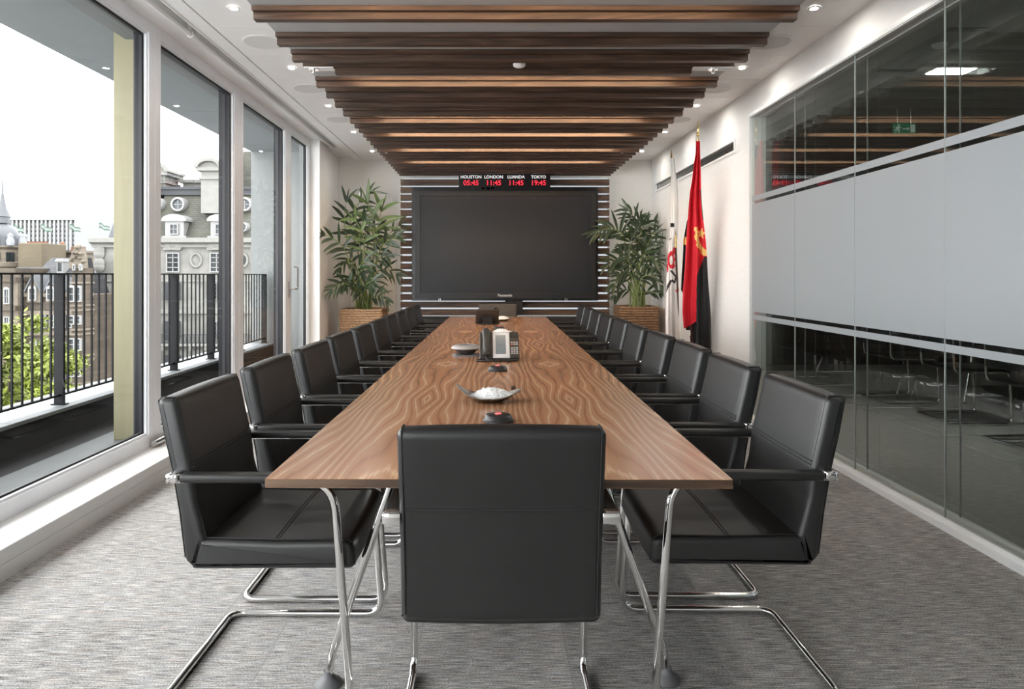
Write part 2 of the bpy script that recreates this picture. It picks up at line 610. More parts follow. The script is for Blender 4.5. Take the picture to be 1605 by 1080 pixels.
# ------------------------------------------------------------------ room shell
YB, YF = 9.66, -1.6          # back wall (under the screen) and wall behind the viewpoint
XR = 2.257                   # plane of the glass wall
bm = bmesh.new()
box(bm, -2.4, XR + 0.02, YF - 0.1, YB + 0.1, -0.12, 0)
struct('floor', bm, M['carpet'])

bm = bmesh.new()
seams = [4.47 + 0.605 * k for k in range(-10, 9)]
ys = [YF] + [s for s in seams if YF < s < YB] + [YB]
for a, b in zip(ys[:-1], ys[1:]):
    box(bm, -1.832, XR + 0.14, a + 0.002, b - 0.002, 2.90, 2.93)
    box(bm, -1.965, -1.845, a + 0.0005, b - 0.0005, 2.90, 2.93)
box(bm, -1.965, XR + 0.2, YF - 0.1, YB + 0.1, 2.931, 3.16)
box(bm, -2.45, -2.10, YF - 0.1, YB + 0.1, 2.94, 3.16)       # board over the window heads
box(bm, -2.10, -1.965, YF - 0.1, YB + 0.1, 3.10, 3.16)      # bottom of the blind slot
box(bm, -2.10, -1.965, 8.9, YB + 0.1, 2.94, 3.10)
struct('ceiling', bm, M['ceil'])
bm = bmesh.new()
tube(bm, [(-1.96, YF, 2.905), (-1.96, 8.9, 2.905)], 0.012, 10)
struct('trim_1', bm, M['white'], smooth=40)

bm = bmesh.new()
box(bm, -2.6, XR + 0.3, YB, YB + 0.15, 0, 3.16)
struct('wall_back', bm, M['linen'])
bm = bmesh.new()
FX0, FX1, FZ0, FZ1 = -1.95, -1.05, 0.25, 2.75
box(bm, -2.6, FX0, YF - 0.15, YF, 0, 3.16)
box(bm, FX1, XR + 0.3, YF - 0.15, YF, 0, 3.16)
box(bm, FX0, FX1, YF - 0.15, YF, 0, FZ0)
box(bm, FX0, FX1, YF - 0.15, YF, FZ1, 3.16)
struct('wall_front', bm, M['linen2'])
g = bpy.data.objects.new('window_7', None)  # unseen window behind the viewpoint, added to let in more daylight
COL.objects.link(g)
g['kind'] = 'structure'
g.location = (0, YF - .07, FZ0)
bm = bmesh.new()
for x in (FX0 + .03, FX1 - .03):
    box(bm, x - .03, x + .03, YF - .11, YF - .03, FZ0, FZ1)
for z in (FZ0 + .03, FZ1 - .03):
    box(bm, FX0, FX1, YF - .112, YF - .028, z - .03, z + .03)
link_mesh('frame', bm, M['frame'], g, world=True)
for xa, xb in ((FX0 + .06, FX1 - .06),):
    bm = bmesh.new()
    box(bm, xa - .01, xb + .01, YF - .071, YF - .069, FZ0 + .05, FZ1 - .05)
    link_mesh('pane', bm, M['glass'], g, world=True)

# jib door in the back wall
bm = bmesh.new()
x0, x1, zt = (548 - VX) * YB / F, (621 - VX) * YB / F, 1.27 + (431 - 339) * YB / F
for a in ((x0 - .004, x0, 0, zt), (x1, x1 + .004, 0, zt), (x0 - .004, x1 + .004, zt, zt + .004)):
    box(bm, a[0], a[1], YB - 0.0015, YB + .01, a[2], a[3])
struct('door_1', bm, mat('shadow_gap', (0.25, 0.235, 0.215), 0.8, var=0.05))

# left pier
bm = bmesh.new()
box(bm, -2.34, -2.13, 8.43, 8.87, 0, 2.94)
box(bm, -2.34, -2.18, 8.87, YB, 0, 2.95)
struct('wall_left', bm, M['white'])

# right wall with the slot window and the glass wall opening
GY1, GZ0, GZ1 = 5.955, 0.057, 2.648
SY0, SY1, SZ0, SZ1 = 6.33, 9.42, 2.41, 2.535
bm = bmesh.new()
box(bm, XR, XR + 0.14, YF, GY1, GZ1 + 0.03, 2.95)
box(bm, XR, XR + 0.14, GY1 + 0.03, YB, 0, SZ0)
box(bm, XR, XR + 0.14, GY1 + 0.03, YB, SZ1, 2.95)
box(bm, XR, XR + 0.14, GY1 + 0.03, SY0, SZ0, SZ1)
box(bm, XR, XR + 0.14, SY1, YB, SZ0, SZ1)
box(bm, XR, XR + 0.14, GY1, GY1 + 0.03, GZ1 + 0.03, 2.95)
struct('wall_right', bm, M['linen2'])

# glass wall: aluminium channel, double panes with film bands
g = bpy.data.objects.new('window_5', None)
COL.objects.link(g)
g['kind'] = 'structure'
g.location = (XR, 2.2, 0)
bm = bmesh.new()
box(bm, XR - 0.012, XR + 0.13, YF, GY1 + 0.03, GZ1, GZ1 + 0.03)
box(bm, XR - 0.012, XR + 0.13, GY1, GY1 + 0.03, 0, GZ1)
for x in (0.006, 0.088):
    box(bm, XR + x - 0.012, XR + x + 0.012, YF, GY1, GZ1 - 0.006, GZ1)
link_mesh('channel', bm, M['brushed'] if False else mat('white_aluminium', (0.70, 0.71, 0.70), 0.35, 0.0, var=0.02), g, world=True)
bm = bmesh.new()
box(bm, XR - 0.018, XR + 0.13, YF, GY1, 0.0, 0.034)
box(bm, XR + 0.0, XR + 0.02, YF, GY1, 0.034, GZ0)
box(bm, XR + 0.075, XR + 0.1, YF, GY1, 0.034, GZ0)
link_mesh('floor_channel', bm, mat('satin_aluminium', (0.86, 0.87, 0.87), 0.4, 0.0, var=0.02), g, world=True)
joints = [GY1, 5.11, 4.263, 3.416, 2.57, 1.72, 0.87, 0.02, -0.83, YF]
for a, b in zip(joints[1:], joints[:-1]):
    for k, x in enumerate((0.010, 0.086)):
        bm = bmesh.new()
        box(bm, XR + x - 0.001, XR + x + 0.001, a + 0.003, b - 0.003, GZ0 - .01, GZ1)
        p = link_mesh('pane', bm, M['pglass'], g, world=True)
    bm = bmesh.new()
    for z0, z1 in ((1.909, 1.953), (0.952, 1.883), (0.886, 0.925)):
        box(bm, XR + 0.0065, XR + 0.0075, a + 0.003, b - 0.003, z0, z1)
    link_mesh('frosted_film', bm, M['frost'], g, world=True)
for y in joints[1:-1]:
    bm = bmesh.new()
    box(bm, XR + 0.006, XR + 0.014, y - 0.002, y + 0.002, GZ0, GZ1)
    link_mesh('joint', bm, mat('clear_joint', (0.36, 0.39, 0.38), 0.15, var=0.02), g, world=True)
    bm = bmesh.new()
    box(bm, XR + 0.082, XR + 0.090, y - 0.002, y + 0.002, GZ0, GZ1)
    link_mesh('joint', bm, mat('clear_joint', (0.22, 0.24, 0.235), 0.15, var=0.02), g, world=True)

# slot window
g = bpy.data.objects.new('window_6', None)
COL.objects.link(g)
g['kind'] = 'structure'
g.location = (XR, 7.9, SZ0)
bm = bmesh.new()
t = 0.02
for xa, xb, nm, mt in ((XR - .012, XR + .016, 'frame', M['white']), (XR + .0165, XR + .145, 'dark_reveal', M['darkalu'])):
    box(bm, xa, xb, SY0, SY1, SZ0, SZ0 + t)
    box(bm, xa, xb, SY0, SY1, SZ1 - t, SZ1)
    box(bm, xa, xb, SY0, SY0 + t, SZ0 + t, SZ1 - t)
    box(bm, xa, xb, SY1 - t, SY1, SZ0 + t, SZ1 - t)
    link_mesh(nm, bm, mt, g, world=True)
    bm = bmesh.new()
bm.free()
bm = bmesh.new()
box(bm, XR + 0.02, XR + 0.022, SY0 + t, SY1 - t, SZ0 + t, SZ1 - t)
link_mesh('pane', bm, M['pglass'], g, world=True)

# ------------------------------------------------------------------ window wall
XI, XG = -2.25, -2.305
panes = [(-1.3, 4.476), (4.638, 5.965), (6.176, 7.438), (7.647, 8.36)]
ZG0, ZG1 = 0.222, 2.862
for i, (a, b) in enumerate(panes):
    g = bpy.data.objects.new('window_%d' % (i + 1), None)
    COL.objects.link(g)
    g['kind'] = 'structure'
    g.location = (XI, (a + b) / 2, 0.136)
    a0 = YF if i == 0 else (panes[i - 1][1] + a) / 2
    b0 = 8.43 if i == 3 else (panes[i + 1][0] + b) / 2
    bm = bmesh.new()
    for q in ((XI - .06, XI, a0 + .001, a, 0.136, 2.94), (XI - .06, XI, b, b0 - .001, 0.136, 2.94), (XI - .06, XI, a, b, 0.136, ZG0), (XI - .06, XI, a, b, ZG1, 2.94)):
        merge(bm, bx(*q, bev=0.003, seg=1))
    # bead round the glass
    s = 0.012
    for q in ((a, a + s, ZG0, ZG1), (b - s, b, ZG0, ZG1), (a + s, b - s, ZG0, ZG0 + s), (a + s, b - s, ZG1 - s, ZG1)):
        box(bm, XI - .03, XI - .012, *q)
    link_mesh('frame', bm, M['frame'], g, world=True)
    bm = bmesh.new()
    s = 0.028
    for q in ((a - .01, a + s, ZG0 - .01, ZG1 + .01), (b - s, b + .01, ZG0 - .01, ZG1 + .01), (a + s, b - s, ZG0 - .01, ZG0 + s - .006), (a + s, b - s, ZG1 - s, ZG1 + .01)):
        box(bm, XI - .052, XI - .034, *q)
    link_mesh('gasket', bm, M['gasket'], g, world=True)
    bm = bmesh.new()
    for q in ((a0 + .001, a - .01, 0.1, 2.95), (b + .01, b0 - .001, 0.1, 2.95), (a - .01, b + .01, 0.1, ZG0 - .01), (a - .01, b + .01, ZG1 + .01, 2.95)):
        box(bm, XI - (.0685, .145, .135, .07)[i], XI - .061, *q)
    link_mesh('outer_frame', bm, M['darkalu'], g, world=True)
    bm = bmesh.new()
    box(bm, XG - .001, XG + .001, a - .005, b + .005, ZG0 - .005, ZG1 + .005)
    link_mesh('pane', bm, M['glass'], g, world=True)
    if i == 3:
        h = link_mesh('door_handle', bmesh.new(), M['brushed'], g)
        bm = bmesh.new()
        y = 7.545
        add_bev_box(bm, (XI, XI + .012, y - .018, y + .018, 1.02, 1.20), .004)
        tube(bm, fillet([(XI + .012, y, 1.115), (XI + .06, y, 1.115), (XI + .06, y + .14, 1.115), (XI + .06, y + .14, 1.36), (XI + .02, y + .14, 1.36)], .02), .009, 8)
        bm.transform(Matrix.Translation(-g.location))
        bm.to_mesh(h.data)
        bm.free()

# sill casing along the windows
bm = bmesh.new()
prism(bm, [(-2.305, 0), (-2.026, 0), (-2.026, 0.070), (-2.029, 0.071), (-2.029, 0.074), (-2.026, 0.075), (-2.026, 0.133), (-2.030, 0.136), (-2.305, 0.136)], 'Y', YF, 8.43)
struct('trim_2', bm, M['white'])

# steel restrictor bar on the sill
t = thing('door_restrictor', 'short steel bar at the foot of the second window, by the white sill', 'window bar', (-2.2, 4.62, 0.136))
bm = bmesh.new()
tube(bm, [(-2.215, 4.50, 0.165), (-2.215, 5.0, 0.165)], .012, 10)
part('bar', bm, M['brushed'], t, 40, world=True)
bm = bmesh.new()
tube(bm, [(-2.215, 4.47, 0.165), (-2.215, 4.60, 0.165)], .020, 12)
box(bm, -2.25, -2.215, 4.5, 4.56, .137, .165)
part('clamp', bm, M['chrome'], t, 40, world=True)

# roller blind tubes in the slot
for k, (a, b, lab) in enumerate(((YF + .02, 4.70, 'white roller blind tube over the nearest big window'), (4.76, 8.86, 'white roller blind tube over the farther windows'))):
    t = thing('roller_blind', lab, 'blind', (-2.075, (a + b) / 2, 2.94), group='roller blinds over the windows')
    bm = bmesh.new()
    tube(bm, [(-2.075, a, 2.925), (-2.075, b, 2.925)], .017, 12)
    part('tube', bm, M['white'], t, 40, world=True)
    bm = bmesh.new()
    lathe(bm, [(0, -.012), (.024, -.010), (.026, 0), (.024, .01), (0, .012)], 16, (-2.075, b, 2.925), 'Y')
    part('end_cap', bm, M['white'], t, 40, world=True)
    for y in (a + .03, b - .03):
        bm = bmesh.new()
        box(bm, -2.078, -2.058, y - .015, y + .015, 2.93, 3.098)
        part('bracket', bm, M['white'], t, 40, world=True)
    bm = bmesh.new()
    box(bm, -2.105, -2.09, a, b, 2.926, 2.9395)
    part('fabric_edge', bm, mat('blind_fabric', (0.66, 0.66, 0.67), 0.8, var=0.03), t, world=True)

# ------------------------------------------------------------------ slatted ceiling raft
XL0, XL1 = -1.277, 1.632
raft = thing('ceiling_raft', 'long ceiling raft of dark walnut slats with warm light strips', 'ceiling feature', (0.18, 5.5, 2.70))
bm = bmesh.new()
box(bm, XL0 + .0, XL1 - .0, 1.2, 9.58, 2.70, 2.722)
box(bm, XL0 + .12, XL1 - .12, 1.3, 9.5, 2.722, 2.899)
part('backing_panel', bm, M['raft'], raft, world=True)
ysl = [2.30, 2.75, 3.20, 3.647, 4.046, 4.35, 4.63, 4.948, 5.244, 5.533, 5.843, 6.13, 6.325, 6.53, 6.74, 6.92, 7.15, 7.34, 7.567, 7.755, 7.95, 8.137, 8.37, 8.57, 8.77, 8.97, 9.17, 9.37]
lit = {3.647, 4.948, 6.13, 6.74, 7.567, 8.37}
for i, y in enumerate(ysl):
    bm = bmesh.new()
    xa, xb = XL0, XL1
    ya, yb = y, y + .05
    if abs(y - 4.63) < .01:
        xa, xb = xa + .21, xb - .28
    merge(bm, bx(xa, xb, ya, yb, 2.636, 2.674, bev=.0015, seg=1))
    merge(bm, bx(XL0, XL1, ya - .03, yb, 2.674, 2.6995, bev=.0015, seg=1))
    R2 = R.uniform(0, 30)
    bm.transform(Matrix.Translation((0, 0, 0)))
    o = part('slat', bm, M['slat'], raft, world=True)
    if y in lit:
        yp = ysl[i - 1] + .052
        bm = bmesh.new()
        box(bm, -1.02, 1.36, yp, yp + .008, 2.682, 2.698)
        part('light_strip', bm, M['led'], raft, world=True, label='warm glowing light strip')
# sprinkler plates on the shortened slat
for s, (xa, xb, lab) in enumerate(((XL0 + .005, XL0 + .205, 'chrome sprinkler on a white plate, window side of the slatted ceiling'), (XL1 - .275, XL1 - .005, 'chrome sprinkler on a white plate, glass wall side of the slatted ceiling'))):
    xc = xa + .06 if s == 0 else xb - .125
    t = thing('sprinkler', lab, 'sprinkler', (xc, 4.655, 2.674), group='sprinklers on the slatted ceiling')
    bm = bmesh.new()
    box(bm, xa, xb, 4.60, 4.68, 2.668, 2.6735)
    part('plate', bm, M['white'], t, world=True)
    bm = bmesh.new()
    lathe(bm, [(0, 2.640), (.012, 2.641), (.014, 2.646), (.006, 2.648), (.008, 2.662), (.032, 2.662), (.034, 2.668)], 18, (xc, 4.64, 0))
    part('head', bm, M['chrome'], t, 40, world=True)
for px, side in ((605, 'window'), (976, 'flag')):
    p = at(px, 240, 7.66)
    t = thing('sprinkler', 'tiny chrome sprinkler at the far end of the slatted ceiling, %s side' % side, 'sprinkler', (p.x, p.y, 2.69), group='sprinklers on the slatted ceiling')
    bm = bmesh.new()
    lathe(bm, [(0, 2.640), (.012, 2.641), (.014, 2.646), (.006, 2.648), (.008, 2.672), (.026, 2.672), (.028, 2.699)], 14, (p.x, 7.69, 0))
    part('head', bm, M['chrome'], t, 40, world=True)
# smoke detector
p = at(814, 97, 4.50)
t = thing('smoke_detector', 'white domed smoke detector between the walnut ceiling slats', 'smoke detector', (p.x, 4.50, 2.70))
bm = bmesh.new()
lathe(bm, [(.045, 2.70), (.047, 2.684), (.036, 2.678)], 24, (p.x, 4.50, 0))
part('base', bm, M['white'], t, 40, world=True)
bm = bmesh.new()
lathe(bm, [(.030, 2.680), (.030, 2.664)], 24, (p.x, 4.50, 0))
part('vent_ring', bm, M['black'], t, 40, world=True)
bm = bmesh.new()
lathe(bm, [(.034, 2.666), (.042, 2.660), (.040, 2.648), (.028, 2.640), (0, 2.637)], 24, (p.x, 4.50, 0))
part('dome', bm, M['white'], t, 40, world=True)
for k in range(6):
    pass

# downlights and ceiling speakers
dl = [4.163 + 1.2 * k for k in range(-2, 5)]
for side, x, word in ((0, -1.575, 'window'), (1, 1.963, 'glass wall')):
    for k, y in enumerate(dl):
        vis = k - 2
        lab = 'small round ceiling downlight on the %s side, %s of the five seen' % (word, ['nearest', 'second', 'third', 'fourth', 'farthest'][vis]) if vis >= 0 else 'round ceiling downlight out of view on the %s side, %s the viewer' % (word, 'just ahead of' if vis == -1 else 'almost above')
        t = thing('downlight', lab, 'ceiling light', (x, y, 2.90), group='downlights in the ceiling')
        bm = bmesh.new()
        lathe(bm, [(.0225, 2.8985), (.036, 2.8985), (.038, 2.896), (.025, 2.893), (.0225, 2.893), (.0225, 2.8985)], 24, (x, y, 0), cap=False)
        part('trim_ring', bm, M['white'], t, 40, world=True)
        bm = bmesh.new()
        lathe(bm, [(0, 2.8950), (.021, 2.8950), (.021, 2.898), (0, 2.898)], 20, (x, y, 0))
        part('lens', bm, M['spot'], t, world=True, label='glowing lens')
    for k, y in enumerate((4.78, 5.97, 7.15)):
        xs = x - .02
        t = thing('ceiling_speaker', 'flat round speaker grille in the ceiling on the %s side, %s of three' % (word, ['nearest', 'middle', 'farthest'][k]), 'speaker', (xs, y, 2.90), group='speakers in the ceiling')
        bm = bmesh.new()
        lathe(bm, [(.134, 2.8995), (.150, 2.8995), (.152, 2.897), (.138, 2.893), (.134, 2.894), (.134, 2.8995)], 40, (xs, y, 0), cap=False)
        part('rim', bm, M['white'], t, 40, world=True)
        bm = bmesh.new()
        lathe(bm, [(0, 2.8945), (.133, 2.8945), (.133, 2.899), (0, 2.899)], 40, (xs, y, 0))
        part('grille', bm, M['grille'], t, 40, world=True)

# ------------------------------------------------------------------ slatted wall panel behind the screen
wp = thing('slatted_wall_panel', 'backlit panel of horizontal walnut slats on the wall behind the screen', 'wall panel', (0.18, 9.58, 0.70))
bm = bmesh.new()
box(bm, XL0 + .012, XL1 - .012, 9.605, 9.655, 0.70, 2.625)
part('backlit_sheet', bm, M['backlit'], wp, world=True, label='glowing white sheet')
z = 0.897
zs = []
k = -1
while True:
    zt = 0.897 + k * 0.1066
    if zt > 2.66:
        break
    bm = bmesh.new()
    merge(bm, bx(XL0, XL1, 9.50, 9.604, zt - .081, zt, bev=.0015, seg=1))
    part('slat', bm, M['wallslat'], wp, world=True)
    k += 1
# ------------------------------------------------------------------ conference table
TA = 0.0078
TC = Vector((0.0163, 1.772, 0))
ca, sa = math.cos(TA), math.sin(TA)


def TW(u, v, z=0.0):
    """table frame -> world: u across (right +), v along from the near edge"""
    return Vector((TC.x + u * ca + v * sa, TC.y - u * sa + v * ca, z))


table = thing('conference_table', 'long walnut veneered conference table on chrome tube legs', 'table', (TC.x, TC.y, 0), -TA)
HW, TT, TB = 0.608, 0.740, 0.7155
cuts = [0.0, 2.018, 4.778, 6.925]
for a, b in zip(cuts[:-1], cuts[1:]):
    bm = bx(-HW, HW, a + .0006, b - .0006, TB, TT, bev=.0012, seg=1)
    o = part('tabletop', bm, [M['table'], M['edge']], table)
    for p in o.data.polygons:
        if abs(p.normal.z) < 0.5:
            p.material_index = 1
for u in (-.12, .12):
    bm = bmesh.new()
    box(bm, u - .02, u + .02, .35, 6.55, TB - .045, TB - .001)
    part('support_beam', bm, M['blackmatt'], table)
foot_m = mat('grey_rubber_foot', (0.15, 0.15, 0.155), 0.5, var=0.08)
for si, vv in enumerate((.213, 2.161, 4.764, 6.70)):
    for s in (-1, 1):
        v0 = vv - (.030 if s < 0 else 0)
        vB = v0 + (.158 if si < 3 else -.158)
        pts = [(s * .300, vB, TB - .001), (s * .5175, vB, .092), (s * .527, vB, .02)]
        bm = bmesh.new()
        tube(bm, fillet(pts, [0, .12, 0], 8), .0132, 14)
        lg = part('leg', bm, M['chrome'], table, 40)
        bm = bmesh.new()
        p = pts[-1]
        lathe(bm, [(0, 0.0005), (.042, .0005), (.043, .004), (.040, .010), (.022, .022), (.015, .034), (.0145, .045), (0, .045)], 28, (p[0], p[1], 0))
        f = link_mesh('foot', bm, foot_m, lg, 40)
    bm = bmesh.new()
    box(bm, -.59, .59, min(vv, vv + .158 if si < 3 else vv - .158) - .05, max(vv, vv + .158 if si < 3 else vv - .158) + .02, TB - .008, TB - .0005)
    part('leg_plate', bm, M['blackmatt'], table)

# ------------------------------------------------------------------ chairs
def chair_solid(profile, hw, edge=.019, bulge=.005, rings=None):
    """upholstered slab: closed profile in (y,z) swept across x with rounded edges"""
    raw = [Vector((0, p[0], p[1])) for p in profile]
    pts = []
    for a, b in zip(raw, raw[1:] + raw[:1]):
        k = max(1, int(math.ceil((b - a).length / .014)))
        pts += [a.lerp(b, i / k) for i in range(k)]
    n = len(pts)
    # inward normals
    area = sum(pts[i].y * pts[(i + 1) % n].z - pts[(i + 1) % n].y * pts[i].z for i in range(n))
    sgn = 1 if area > 0 else -1
    nor = []
    for i in range(n):
        t = (pts[(i + 1) % n] - pts[i - 1]).normalized()
        nor.append(Vector((0, -t.z, t.y)) * sgn)
    prof = []
    for k in range(6):
        th = math.pi / 2 * k / 5
        prof.append((hw - edge + edge * math.cos(th), edge * (1 - math.sin(th))))
    inner = [(hw * f, 0) for f in (.8, .6, .4, .2)]
    half = prof + inner
    full = [(x, i) for x, i in half] + [(0, 0)] + [(-x, i) for x, i in reversed(half)]
    bm = bmesh.new()
    vr = []
    for x, ins in full:
        b = bulge * (1 - (x / hw) ** 2)
        vr.append([bm.verts.new(Vector((x, 0, 0)) + pts[i] + nor[i] * (ins - b)) for i in range(n)])
    for a, b in zip(vr[:-1], vr[1:]):
        for i in range(n):
            bm.faces.new((a[i], a[(i + 1) % n], b[(i + 1) % n], b[i]))
    bm.faces.new(vr[0][::-1])
    bm.faces.new(vr[-1])
    return bm


def f2(pts, rad, n=5):
    return [(p.y, p.z) for p in fillet([(0, a, b) for a, b in pts], rad, n, closed=True)]


SEATP = f2([(-.186, .487), (0.06, .480), (.272, .484), (.276, .398), (-.216, .395)], [.0, .0, .035, .022, .014])
BACKP = f2([(-.166, .484), (-.196, .60), (-.2065, .69), (-.232, .80), (-.254, .906), (-.314, .903), (-.292, .79), (-.268, .69), (-.246, .56), (-.230, .42), (-.196, .394)],
           [.004, .06, .06, .06, .03, .02, .06, .06, .06, .03, .01])


def make_chair(label, group):
    t = thing('conference_chair', label, 'chair', (0, 0, 0), 0, group)
    part('seat', chair_solid(SEATP, .250), M['leather'], t, 50)
    part('backrest', chair_solid(BACKP, .250), M['leather'], t, 50)
    # stitched seams
    bm = bmesh.new()
    for s in (-1, 1):
        tube(bm, [(s * .2375, y, z) for y, z in ((-.1685, .49), (-.1985, .60), (-.209, .69), (-.2345, .80), (-.2525, .885), (-.262, .9055), (-.30, .906), (-.3115, .896), (-.292, .79), (-.2695, .69), (-.2475, .56), (-.2315, .43))], .0022, 6)
        tube(bm, [(s * .2375, -.166, .4875), (s * .2375, .05, .4825), (s * .2375, .25, .4845), (s * .2375, .268, .474), (s * .2375, .275, .41)], .0022, 6)
    xs_ = [i * .0238 for i in range(-10, 11)]
    zs_ = .704
    for dz in (-.005, .005):
        tube(bm, [(x, -.2092 - dz * .25 + .0046 * (1 - (x / .25) ** 2) + .0004, zs_ + dz) for x in xs_], .0024, 6)
        tube(bm, [(x, -.2710 - dz * .25 - .0046 * (1 - (x / .25) ** 2) - .0002, zs_ + dz) for x in xs_], .0022, 6)
        tube(bm, [(x, .04 + dz, .4805 + .0050 * (1 - (x / .25) ** 2)) for x in xs_], .0022, 6)
    part('stitching', bm, M['stitch'], t, 50)
    # continuous chrome tube: arm, front leg, floor runner, rear bar
    bm = bmesh.new()
    AX, R0 = .2705, .0125
    path = []
    for s in (-1, 1):
        q = [(s * AX, -.258, .672), (s * AX, .218, .672), (s * AX, .270, .0125), (s * AX, -.29, .0125), (0, -.29, .0125)]
        f = fillet(q, [0, .105, .058, .055, 0], 9)
        path = f if s < 0 else path + f[::-1][1:]
    tube(bm, path, R0, 14)
    part('frame', bm, M['chrome'], t, 40)
    for s in (-1, 1):
        bm = bmesh.new()
        add_bev_box(bm, (s * AX - .0215, s * AX + .0215, -.228, .105, .6645, .690), .008, 3)
        part('armrest', bm, M['armpad'], t, 40)
        bm = bmesh.new()
        add_bev_box(bm, (s * AX - .0215, s * AX + .0215, -.262, -.229, .6655, .692), .007, 3)
        a, b = sorted((s * .246, s * .2915))
        add_bev_box(bm, (a, b, -.266, -.256, .663, .690), .004, 2)
        part('arm_bracket', bm, M['chrome'], t, 40)
    bm = bmesh.new()
    tube(bm, [(-.268, .2363, .44), (.268, .2363, .44)], .009, 8)
    part('seat_bar', bm, M['chrome'], t, 40)
    return t


CG = 'black leather conference chairs round the table'
proto = None
random.seed(11)
for side in (1, -1):
    word = 'glass wall' if side > 0 else 'window'
    for k in range(10):
        lab = 'black leather conference chair on the %s side, %s' % (word, ['nearest to the viewer', 'second from the near end', 'third from the near end', 'fourth from the near end', 'fifth from the near end', 'fifth from the far end', 'fourth from the far end', 'third from the far end', 'next to last towards the screen', 'closest to the screen'][k])
        y = (2.298 if side > 0 else 2.270) + .6505 * k
        v = y - TC.y
        off = (.750 - TC.x) if side > 0 else (.685 + TC.x)
        jit = random.uniform(-.008, .008) if k else 0
        p = TW(side * (off + jit), v)
        p.y = y
        rz = (math.pi / 2 if side > 0 else -math.pi / 2) - TA + (random.uniform(-.012, .012) if k else 0)
        if proto is None:
            proto = make_chair(lab, CG)
            proto.location = p
            proto.rotation_euler = (0, 0, rz)
        else:
            dup(proto, p, rz, lab, CG)
dup(proto, Vector((.0215, 1.925, 0)), 0.004, 'black leather chair at the near head of the table, seen from behind', CG)
dup(proto, Vector((.075, 8.60, 0)), math.pi, 'black leather chair at the far head of the table, under the screen', CG)

# ------------------------------------------------------------------ things on the table
ZT = TT
# call buttons / microphones
M['pinklight'] = mat('red_button_light', (0.8, 0.12, 0.13), 0.3, var=0.03, emit=(1.0, 0.22, 0.22), estr=0.10)
bgp = 'round black table microphones with red tops'
first = None
for k, (px, py, lab) in enumerate(((781, 665, 'round black table microphone with red top, nearest the viewer'), (780, 583, 'round black table microphone with red top, just before the grey desk phone'), (782, 516.5, 'round black table microphone with red top, beyond the grey desk phone'))):
    d = F * (H - ZT) / (py - VY) + .045
    x = (px - VX) * d / F
    if first is None:
        t = thing('table_microphone', lab, 'microphone', (x, d, ZT), 0, bgp)
        bm = bmesh.new()
        lathe(bm, [(0, 0.0), (.053, 0.0), (.0555, .002), (.0555, .008), (.0535, .0105), (.052, .011), (.051, .013), (.046, .024), (.043, .0265), (.030, .028), (0, .0285)], 40, (0, 0, 0), sy=1.0)
        part('body', bm, M['black'], t, 30)
        bm = bmesh.new()
        lathe(bm, [(0, .028), (.0125, .028), (.0125, .0305), (.011, .0315), (0, .0318)], 24)
        part('light', bm, M['pinklight'], t, 40, label='glowing red light')
        bm = bmesh.new()
        box(bm, -.007, .007, -.0535, -.0505, .0035, .0065)
        part('badge', bm, M['white'], t, label='small white mark')
        first = t
    else:
        dup(first, (x, d, ZT), .02, lab, bgp)

# boat shaped metal bowls with white crystals
M['bowl'] = mat('hammered_silver', (0.42, 0.40, 0.38), 0.28, 1.0, var=0.25, vscale=60, bump=0.8, bscale=160)
M['bowl_out'] = mat('dark_bowl_metal', (0.30, 0.27, 0.245), 0.25, 1.0, var=0.15, vscale=20)
M['crystal'] = mat('white_crystals', (0.93, 0.93, 0.92), 0.25, var=0.03)


def bowl_mesh():
    bm = bmesh.new()
    NU, NV = 40, 10
    def P(th, t, off):
        # leaf plan, high tips
        c, s_ = math.cos(th), math.sin(th)
        A, B = .138, .084
        rx = A * (abs(c) ** (1.0 if c > 0 else .82)) * (1 if c > 0 else -1)
        ry = B * s_ * (1 - (.30 if c > 0 else -.05) * c * c)
        rim = .021 + (.030 if c > 0 else .054) * abs(c) ** 2.4
        base = .32
        f = base + (1 - base) * t
        z = rim * t ** 1.7
        return Vector((rx * f, ry * f, z + off + .0005))
    rows = []
    for off, mi in ((.0, 1), (.0035, 0)):
        rs = []
        for j in range(NV + 1):
            rs.append([bm.verts.new(P(2 * math.pi * i / NU, j / NV, off if j < NV else off * .6)) for i in range(NU)])
        for j in range(NV):
            for i in range(NU):
                f = bm.faces.new((rs[j][i], rs[j][(i + 1) % NU], rs[j + 1][(i + 1) % NU], rs[j + 1][i]))
                f.material_index = mi
        f = bm.faces.new(rs[0]); f.material_index = mi
        rows.append(rs[-1])
    for i in range(NU):
        f = bm.faces.new((rows[0][i], rows[0][(i + 1) % NU], rows[1][(i + 1) % NU], rows[1][i]))
    return bm


